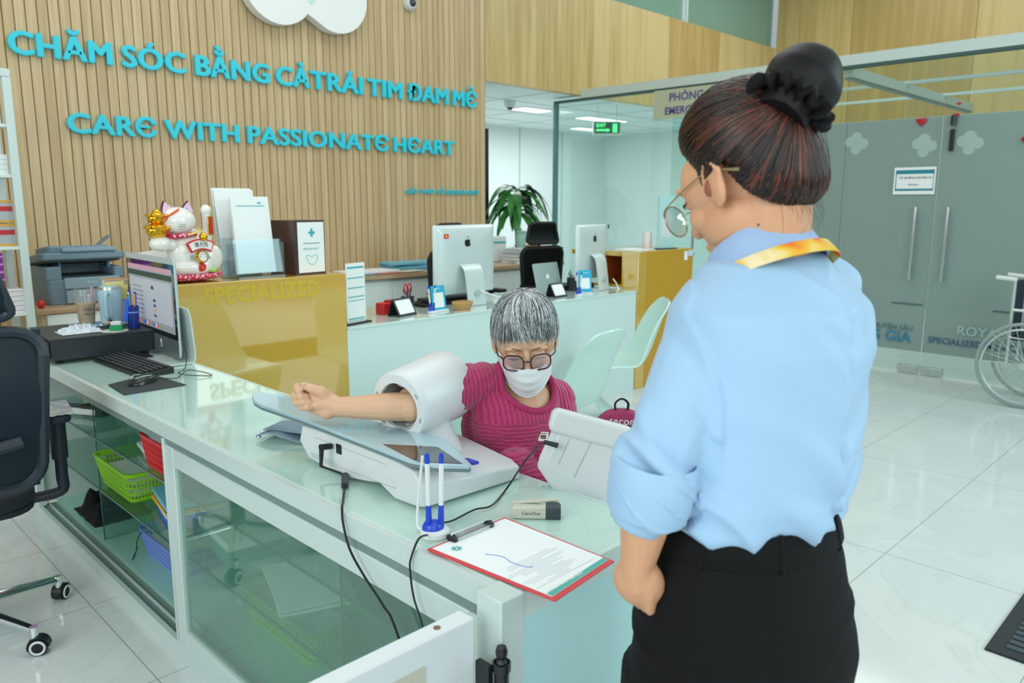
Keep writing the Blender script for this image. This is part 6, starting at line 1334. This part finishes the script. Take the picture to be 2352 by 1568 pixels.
# ------------------------------------------------------------ standing person
ST = thing('person', 'standing person seen from behind in a light blue shirt, black trousers and hair bun', 'person', (.94, .49, 0), world=True)
TA = R(80); tf = V((cos(TA), sin(TA), 0)); tr = V((sin(TA), -cos(TA), 0)); B0 = V((1.001, .512, 0)); QT = Matrix((tr, tf, V((0, 0, 1)))).transposed()
L = lambda r_, f_, z: B0+tr*r_+tf*f_+V((0, 0, z*1.03))
HC2 = dep(1716, 418, 1.08); HX2 = head_frame(HC2, R(79), R(22), R(-2))
neck0 = L(.008, .008, 1.335)
lsh2 = dep(1632, 752, 1.06); lel2 = dep(1500, 1095, 1.01); lwr2 = dep(1464, 1295, 1.05); lha = dep(1470, 1365, 1.08)
rsh2 = L(.142, -.005, 1.285); rel2 = L(.18, .03, 1.03); rwr2 = L(.10, .20, .93)
pr = head_prims(HX2)
pr += [('c', [HX2 @ V((0, -.03, -.045)), (HX2 @ V((0, -.03, -.08))).lerp(neck0, .6), neck0], (.052, .054, .060)), ('c', [neck0-V((0, 0, .02)), L(0, 0, 1.2), L(0, 0, 1.0)], (.065, .085, .08)), ('c', [lsh2, L(0, 0, 1.31), rsh2], (.04, .05, .04)),
       ('c', [lsh2, lel2], (.042, .038)), ('c', [lel2, lel2.lerp(lwr2, .35), lwr2], (.0375, .0365, .0235)),
       ('c', [rsh2, rel2], (.042, .038)), ('c', [rel2, rwr2], (.036, .025)), ('c', [L(0, 0, 1.0), L(0, 0, .85)], (.08, .09))]
for s_ in (-1, 1): pr += [('c', [L(s_*.08, 0, .86), L(s_*.085, .01, .48), L(s_*.085, -.01, .10)], (.07, .05, .036)), ('c', [L(s_*.085, -.02, .05), L(s_*.09, .12, .035)], (.035, .028))]
# hands: left hand closed over the right one in front of the body
hd = (lha-lwr2).normalized(); hs = V((0, 0, 1)).cross(hd).normalized()
pr += [('e', lwr2.lerp(lha, .55), (.024, .036, .044), (hd.to_track_quat('Z', 'X').to_matrix())), ('c', [lwr2, lwr2.lerp(lha, .5)], (.0235, .026))]
for k in range(4):
    o_ = tf*(.020-.013*k)+V((0, 0, -.002*k)); a = lha+o_; pr.append(('c', [lwr2.lerp(lha, .6)+o_*1.1, a+hd*.008, a+hd*.03+tr*.010, a+hd*.030+tr*.032], (.0095, .0088, .0082, .0072)))
pr.append(('c', [lwr2.lerp(lha, .2)+tf*.022, lwr2.lerp(lha, .6)+tf*.036, lha+tf*.03+tr*.012], (.012, .0105, .009)))
pr += [('e', rwr2.lerp(lha+tr*.06, .5), (.03, .028, .038))]
for k in range(4): pr.append(('c', [rwr2.lerp(lha+tr*.05, .6)+tf*(.02-.012*k), lha+tr*.045+tf*(.02-.012*k)-V((0, 0, .02))], (.009, .008)))
co, no, fs = blob(pr, .0036, 3)
P('body', mb_from(co, fs), skin, ST, fixn=False, ang=180)
# ear hollow: its shade painted in as a darker brown blob
P('ear_hollow_shade', MB().ell(HX2 @ V((-.0832, -.004, -.008)), (.0040, .0075, .012), 14, 10), mat('ear shade skin', (150, 84, 62), .6), ST)
P('mole', MB().ell(dep(1742, 516, .985), (.0018, .0018, .0018), 8, 6), mat('mole', (96, 56, 44), .6), ST)
for s_ in (-1, 1):
    P('eye', MB().ell(HX2 @ V((s_*.031, .0805, -.001)), (.0105, .0095, .008), 14, 10), mat('eye white'), ST)
    P('eyelashes', MB().sheet([[HX2 @ V((s_*(.018+.006*i), .087-.0006*i*i, .001)), HX2 @ V((s_*(.018+.0065*i), .096-.0007*i*i, -.002))] for i in range(6)], .0004), blackm, ST)
    P('eyebrow', MB().tube(cat_([HX2 @ V((s_*.014, .091, .018)), HX2 @ V((s_*.030, .0905, .024)), HX2 @ V((s_*.050, .079, .020))], 6), [.0022]*10+[.001]*3, 6), mat('dark brow', (50, 36, 32), .8), ST)
# glasses, thin gold rims
gg = mat('thin gold rim', (176, 158, 120), .25, .9)
g2 = P('glasses', MB().tube(cat_([HX2 @ V((-.012, .112, -.004)), HX2 @ V((0, .116, .0)), HX2 @ V((.012, .112, -.004))], 4), .0011, 6), gg, ST)
for s_ in (-1, 1):
    rm = [HX2 @ V((s_*.036+.0255*cos(a), .118-abs(s_*.036+.0255*cos(a))*.16, -.014+.0235*sin(a))) for a in [2*pi*i/28 for i in range(28)]]
    P('rim', MB().tube(rm, .0011, 6, closed=True), gg, g2); P('lens', MB().loft([rm, [v+HX2.to_3x3() @ V((0, .0006, 0)) for v in rm]]), glass('clear spectacle lens', (244, 248, 248), .10, .01), g2)
    P('temple', MB().tube(cat_([HX2 @ V((s_*.062, .108, -.006)), HX2 @ V((s_*.074, .085, .000)), HX2 @ V((s_*.080, .02, .012)), HX2 @ V((s_*.0835, -.02, .010)), HX2 @ V((s_*.0825, -.055, -.004))], 6), .0013, 6).tube([HX2 @ V((s_*.083, -.035, .005)), HX2 @ V((s_*.0825, -.058, -.006))], .0026, 6), gg, g2)
# hair swept up into a bun
sk = lambda d, off: HX2 @ V(((.0755+off)*d.x, -.011+(.0925+off)*d.y, .036+(.0905+off)*d.z))
bd = V((-.20, -.95, .25)).normalized()
hl = [(0, .93, .50), (.30, .88, .44), (.62, .74, .34), (.86, .52, .16), (.93, .36, -.12), (.955, .30, -.36), (.97, .16, -.24), (.985, .06, .10), (.99, -.08, .02), (.985, -.20, -.34), (.90, -.36, -.72), (.70, -.54, -.98), (.42, -.66, -1.14), (.2, -.70, -1.20), (0, -.71, -1.22)]
hl = [V(h_) for h_ in hl]; full = hl+[V((-h_.x, h_.y, h_.z)) for h_ in hl[-2:0:-1]]
full = cat_(full, 5, True); full = [h_*1.0 for h_ in full]; NL = len(full)
def lpt(u_): 
    i = int(u_*NL) % NL; j = (i+1) % NL; f_ = u_*NL-int(u_*NL); return full[i].lerp(full[j], f_)
def hp2(u_, t, off):
    s0_ = lpt(u_ % 1); n0 = s0_.normalized(); ang = n0.angle(bd); 
    d = (n0*sin((1-t)*ang)+bd*sin(t*ang))/max(1e-6, sin(ang)); mag = s0_.length*(1-t)+t; d2 = d.normalized(); mag = min(mag, 1.31)
    return sk(d2*(1+(mag-1)*(1-t)**2), off), (HX2.to_3x3() @ d2).normalized()
rows = []
for i in range(97): rows.append([hp2(i/96, j/16, -.003+.014*sin(pi*min(.5, j/16*1.6)))[0] for j in range(17)])
h2 = P('hair', MB().loft(rows, 0, False, False), mat('dark hair base', (26, 17, 15), .5), ST)
dm = hair_mat('dark brown hair', [(.2, (13, 10, 10)), (.50, (26, 17, 15)), (.62, (50, 27, 19)), (.78, (112, 54, 32))], .35)
def path2(rr_, n_):
    u_ = rr_.random(); t0 = rr_.uniform(0, .5)**1.5; t1 = .93; w0 = rr_.uniform(-.02, .02); lift = rr_.uniform(.0125, .0175)+.002*noise.noise(V((cos(u_*40), sin(u_*40), 3))); pts = []; nr = []
    for i in range(n_):
        t = t0+(t1-t0)*i/(n_-1); p, q_ = hp2(u_+w0*sin(t*4), t, -.003+lift*sin(pi*min(.5, .05+t*1.55))); pts.append(p); nr.append(q_)
    return pts, nr
strands('hair_strands', h2, path2, 5200, dm, 10, .0010, 5)
def path3(rr_, n_):     # loose wisps at nape and temple
    u_ = rr_.uniform(.40, .60); p, q_ = hp2(u_, .05, .002); hang = V((rr_.uniform(-.012, .012), rr_.uniform(-.012, .012), -rr_.uniform(.01, .045))); pts = [p+hang*(i/(n_-1))+q_*.006*sin(pi*i/(n_-1)) for i in range(n_)]; return pts, [q_]*n_
strands('hair_wisps', h2, path3, 26, mat('dark hair base'), 6, .00035, 8)
BB = sk(bd, .004); BC = BB+UP*.040+RT*.028+FW*.008; bax = (BC-BB).normalized(); BM = frame(BB, bax.orthogonal(), bax.cross(bax.orthogonal()))
if (BM.to_3x3() @ V((0, 0, 1))).dot(bax) < 0: BM = BM @ Matrix.Rotation(pi, 4, 'X')
Lb = (BC-BB).length
prof = [(.034, -.02), (.040, .0), (.047, .02), (.0500, Lb*.75), (.047, Lb*1.0), (.038, Lb+.020), (.026, Lb+.034), (.012, Lb+.042), (.001, Lb+.044)]
pp = [(p.x, p.y) for p in cat_([(a, b_, 0) for a, b_ in prof], 4)]
bn = mat('netted bun', (11, 10, 12), .5, spec=.3, bump=(120, .3, .002))
P('hair_bun', MB().loft([[BM @ V(((r_*(1+.03*sin(3*a+z*30)))*cos(a), (r_*(1+.03*sin(3*a+z*30)))*sin(a), z)) for a in [2*pi*i/36 for i in range(36)]] for r_, z in pp]), bn, h2)
m = MB(); ring = []
for i in range(121):
    a = 2*pi*i/120; ring.append([BM @ V(((.048+.005*sin(a*19)+rc*cos(b_))*cos(a), (.048+.005*sin(a*19+1)+rc*cos(b_))*sin(a), .000+.005*sin(a*15)+rc*sin(b_))) for b_ in [2*pi*j/10 for j in range(10)] for rc in ((.0088+.0022*sin(a*29)),)])
P('scrunchie', MB().loft(ring, 0, False), mat('black scrunchie', (8, 9, 12), .7, spec=.25), ST)
# shirt
sb = mat('light blue shirt', (160, 194, 226), .6, sheen=.15, bump=(420, .15, .0008))
def ring(r_, f_, z, a, b_, ex=2.2, n_=40): return [L(r_+a*1.05*math.copysign(abs(cos(t_))**(2/ex), cos(t_)), f_+b_*1.05*math.copysign(abs(sin(t_))**(2/ex), sin(t_)), z) for t_ in [2*pi*i/n_ for i in range(n_)]]
tor = [ring(-.010, .0, .985, .124, .098), ring(-.010, .0, .995, .134, .108), ring(-.008, -.002, 1.025, .142, .116), ring(-.002, -.004, 1.06, .148, .118), ring(.006, -.006, 1.14, .154, .118), ring(.012, -.008, 1.22, .156, .118), ring(.012, -.008, 1.275, .150, .108), ring(.012, -.004, 1.31, .125, .086), ring(.012, .0, 1.335, .095, .068), ring(.012, .005, 1.35, .058, .055)]
cufe = lel2.lerp(lwr2, .16)
pr = [('l', tor), ('c', [L(.012, 0, 1.298), lsh2+V((0, 0, .004))], (.060, .056)), ('c', [L(.012, 0, 1.295), rsh2+V((0, 0, .002))], (.060, .055)), ('c', [lsh2, lsh2.lerp(lel2, .5)+tf*-.004, lel2.lerp(lsh2, .08), cufe], (.056, .057, .055, .050)),
      ('c', [rsh2, rel2, rel2.lerp(rwr2, .2)], (.055, .052, .046))]
co, no, fs = blob(pr, .0050, 7)
UA = (lel2-lsh2).normalized()
def f2(p, nn):
    q_ = QT.transposed() @ (p-B0); da = (p-(lsh2+UA*max(0, min((lel2-lsh2).length*1.2, (p-lsh2).dot(UA))))).length; arm = da < .075 and q_.x < -.10
    if arm:
        s_ = (p-lsh2).dot(UA); ph = (p-lsh2).dot(tf); w_ = max(0, min(1, (s_-.12)/.10)); a = noise.noise(V((ph*7+s_*6, s_*26+ph*16, q_.x*6))); return (.0190*(1-min(1, abs(a)*3.4))**1.4*w_ - .006*w_ + .003*noise.noise(V((s_*8, ph*8, 0))))
    lo = max(0, min(1, (1.20-q_.z)/.2)); u_ = q_.x*.75+q_.z*1.0 if q_.x < .02 else q_.z*1.0-q_.x*.5; a = noise.noise(V((u_*15, q_.x*3.5, q_.y*4+2))); b_ = noise.noise(V((q_.x*13, q_.z*3.0, 7)))
    return .0230*(1-min(1, abs(a)*3.2))**1.4*(.16+.84*lo)-.005+.008*b_
co = fold_noise(co, no, f2)
P('shirt', mb_from(co, fs), sb, ST, fixn=False, ang=180)
# rolled cuff of the sleeve
m = MB(); cd_ = (cufe-lel2).normalized(); cx_ = cd_.orthogonal().normalized(); cy_ = cd_.cross(cx_); rr2 = []
c0_ = cufe-cd_*.050; c1_ = cufe+cd_*.024
for q, k_ in ((0, .0520), (.08, .0560), (.5, .0570), (.9, .0560), (1, .0535), (1, .049), (.85, .045)): rr2.append([c0_.lerp(c1_, q)+(cx_*cos(a)+cy_*sin(a))*(k_+.0016*noise.noise(V((cos(a)*2.5, sin(a)*2.5, q*2)))) for a in [2*pi*i/40 for i in range(40)]])
P('rolled_cuff', MB().loft(rr2, 0, False), sb, ST, ang=60)
# collar and lanyard around the neck
NB = L(.010, .004, 1.318); 
tilt_ = (V((0, 0, 1))+tf*.5-tr*.06).normalized(); nx = tr; ny = tilt_.cross(nx).normalized()
rows = []
for i in range(37):
    a = R(128+ (412-128)*i/36); b_ = []
    back_ = (1-sin(a))/2
    for (r_, h_) in ((.060, .006), (.062, .034+.016*back_), (.066, .040+.016*back_), (.073, .032+.010*back_), (.084, -.002-.006*(1-back_)*1)): b_.append(NB+nx*(r_*cos(a))+ny*(r_*1.02*sin(a))+tilt_*h_)
    rows.append(b_)
P('collar', MB().sheet(rows, .0022), mat('collar blue', (158, 184, 222), .6, sheen=.1), ST, ang=70)
lan = mat('lanyard orange', (240, 190, 60), .4); n, bs = nodes(lan); tx = noise_tex(n, (16, 16, 16), 1.2, 2); r = ramp(n, [(.36, (236, 90, 40)), (.47, (244, 170, 50)), (.56, (240, 200, 70)), (.68, (246, 226, 180))]); n.links.new(tx.outputs[0], r.inputs[0]); n.links.new(r.outputs[0], bs.inputs['Base Color'])
rows = []
for i in range(41):
    a = R(150+(390-150)*i/40); r_ = .090; dr_ = .0
    up_ = tilt_; c0_ = NB+nx*(r_*cos(a))+ny*(r_*sin(a))+tilt_*(.004 if sin(a) < 0 else -.002)
    rows.append([c0_+V((0, 0, .007))+(nx*cos(a)+ny*sin(a))*-.003, c0_+(nx*cos(a)+ny*sin(a))*.006-V((0, 0, .004)), c0_+(nx*cos(a)+ny*sin(a))*.014-V((0, 0, .015))])
P('lanyard', MB().sheet(rows, .0016), lan, ST, ang=70)
# trousers
tb = mat('black trouser cloth', (9, 10, 12), .8, spec=.25, bump=(500, .1, .0006))
TR = [ring(-.008, 0, 1.005, .122, .096), ring(-.008, 0, .98, .130, .104), ring(-.012, -.002, .935, .141, .118), ring(-.018, -.012, .86, .152, .130), ring(-.022, -.020, .80, .160, .138), ring(-.026, -.015, .74, .165, .136), ring(-.028, -.005, .68, .168, .124)]
pr = [('l', TR[::-1])]
for s_ in (-1, 1): pr += [('l', [ring(-.026+s_*.076, -.004, .76, .084, .118, 2.1, 28), ring(-.028+s_*.084, .0, .60, .090, .105, 2.1, 28), ring(-.02+s_*.088, .0, .40, .090, .094, 2.1, 28), ring(s_*.096, -.004, .20, .090, .092, 2.1, 28), ring(s_*.096, -.006, .045, .094, .096, 2.1, 28)][::-1])]
pr += [('e', L(-.10, -.08, .80), (.080, .06, .085), QT), ('e', L(.048, -.08, .80), (.080, .06, .085), QT)]
co, no, fs = blob(pr, .0060, 5)
def f3(p, nn):
    q_ = QT.transposed() @ (p-B0); a = noise.noise(V((q_.x*4+q_.z*4, q_.z*16-q_.x*5, q_.y*4))); return .006*(1-min(1, abs(a)*4))*max(.15, min(1, 1-abs(q_.z-.86)/.14))-.001
co = fold_noise(co, no, f3)
P('trousers', mb_from(co, fs), tb, ST, fixn=False, ang=180)
P('waistband', MB().loft([ring(-.009, 0, z, a, b_) for z, a, b_ in ((.953, .139, .113), (.956, .1415, .1155), (.993, .1325, .107), (.996, .129, .104))], 0, False), tb, ST, ang=60)
for a in (200, 245, 295, 340): P('belt_loop', MB().tube([L(-.009+.150*cos(R(a)), .123*sin(R(a)), .950), L(-.009+.140*cos(R(a)), .113*sin(R(a)), .998)], .0035, 6), tb, ST)
for s_ in (-1, 1): P('shoe', MB().loft([[L(s_*.09+w_*cos(a), y_, .004+max(0, h_*sin(a))) for a in [2*pi*i/18 for i in range(18)]] for y_, w_, h_ in ((-.09, .02, .05), (-.08, .035, .075), (.0, .042, .075), (.07, .045, .055), (.13, .04, .04), (.165, .015, .02))]), black, ST)
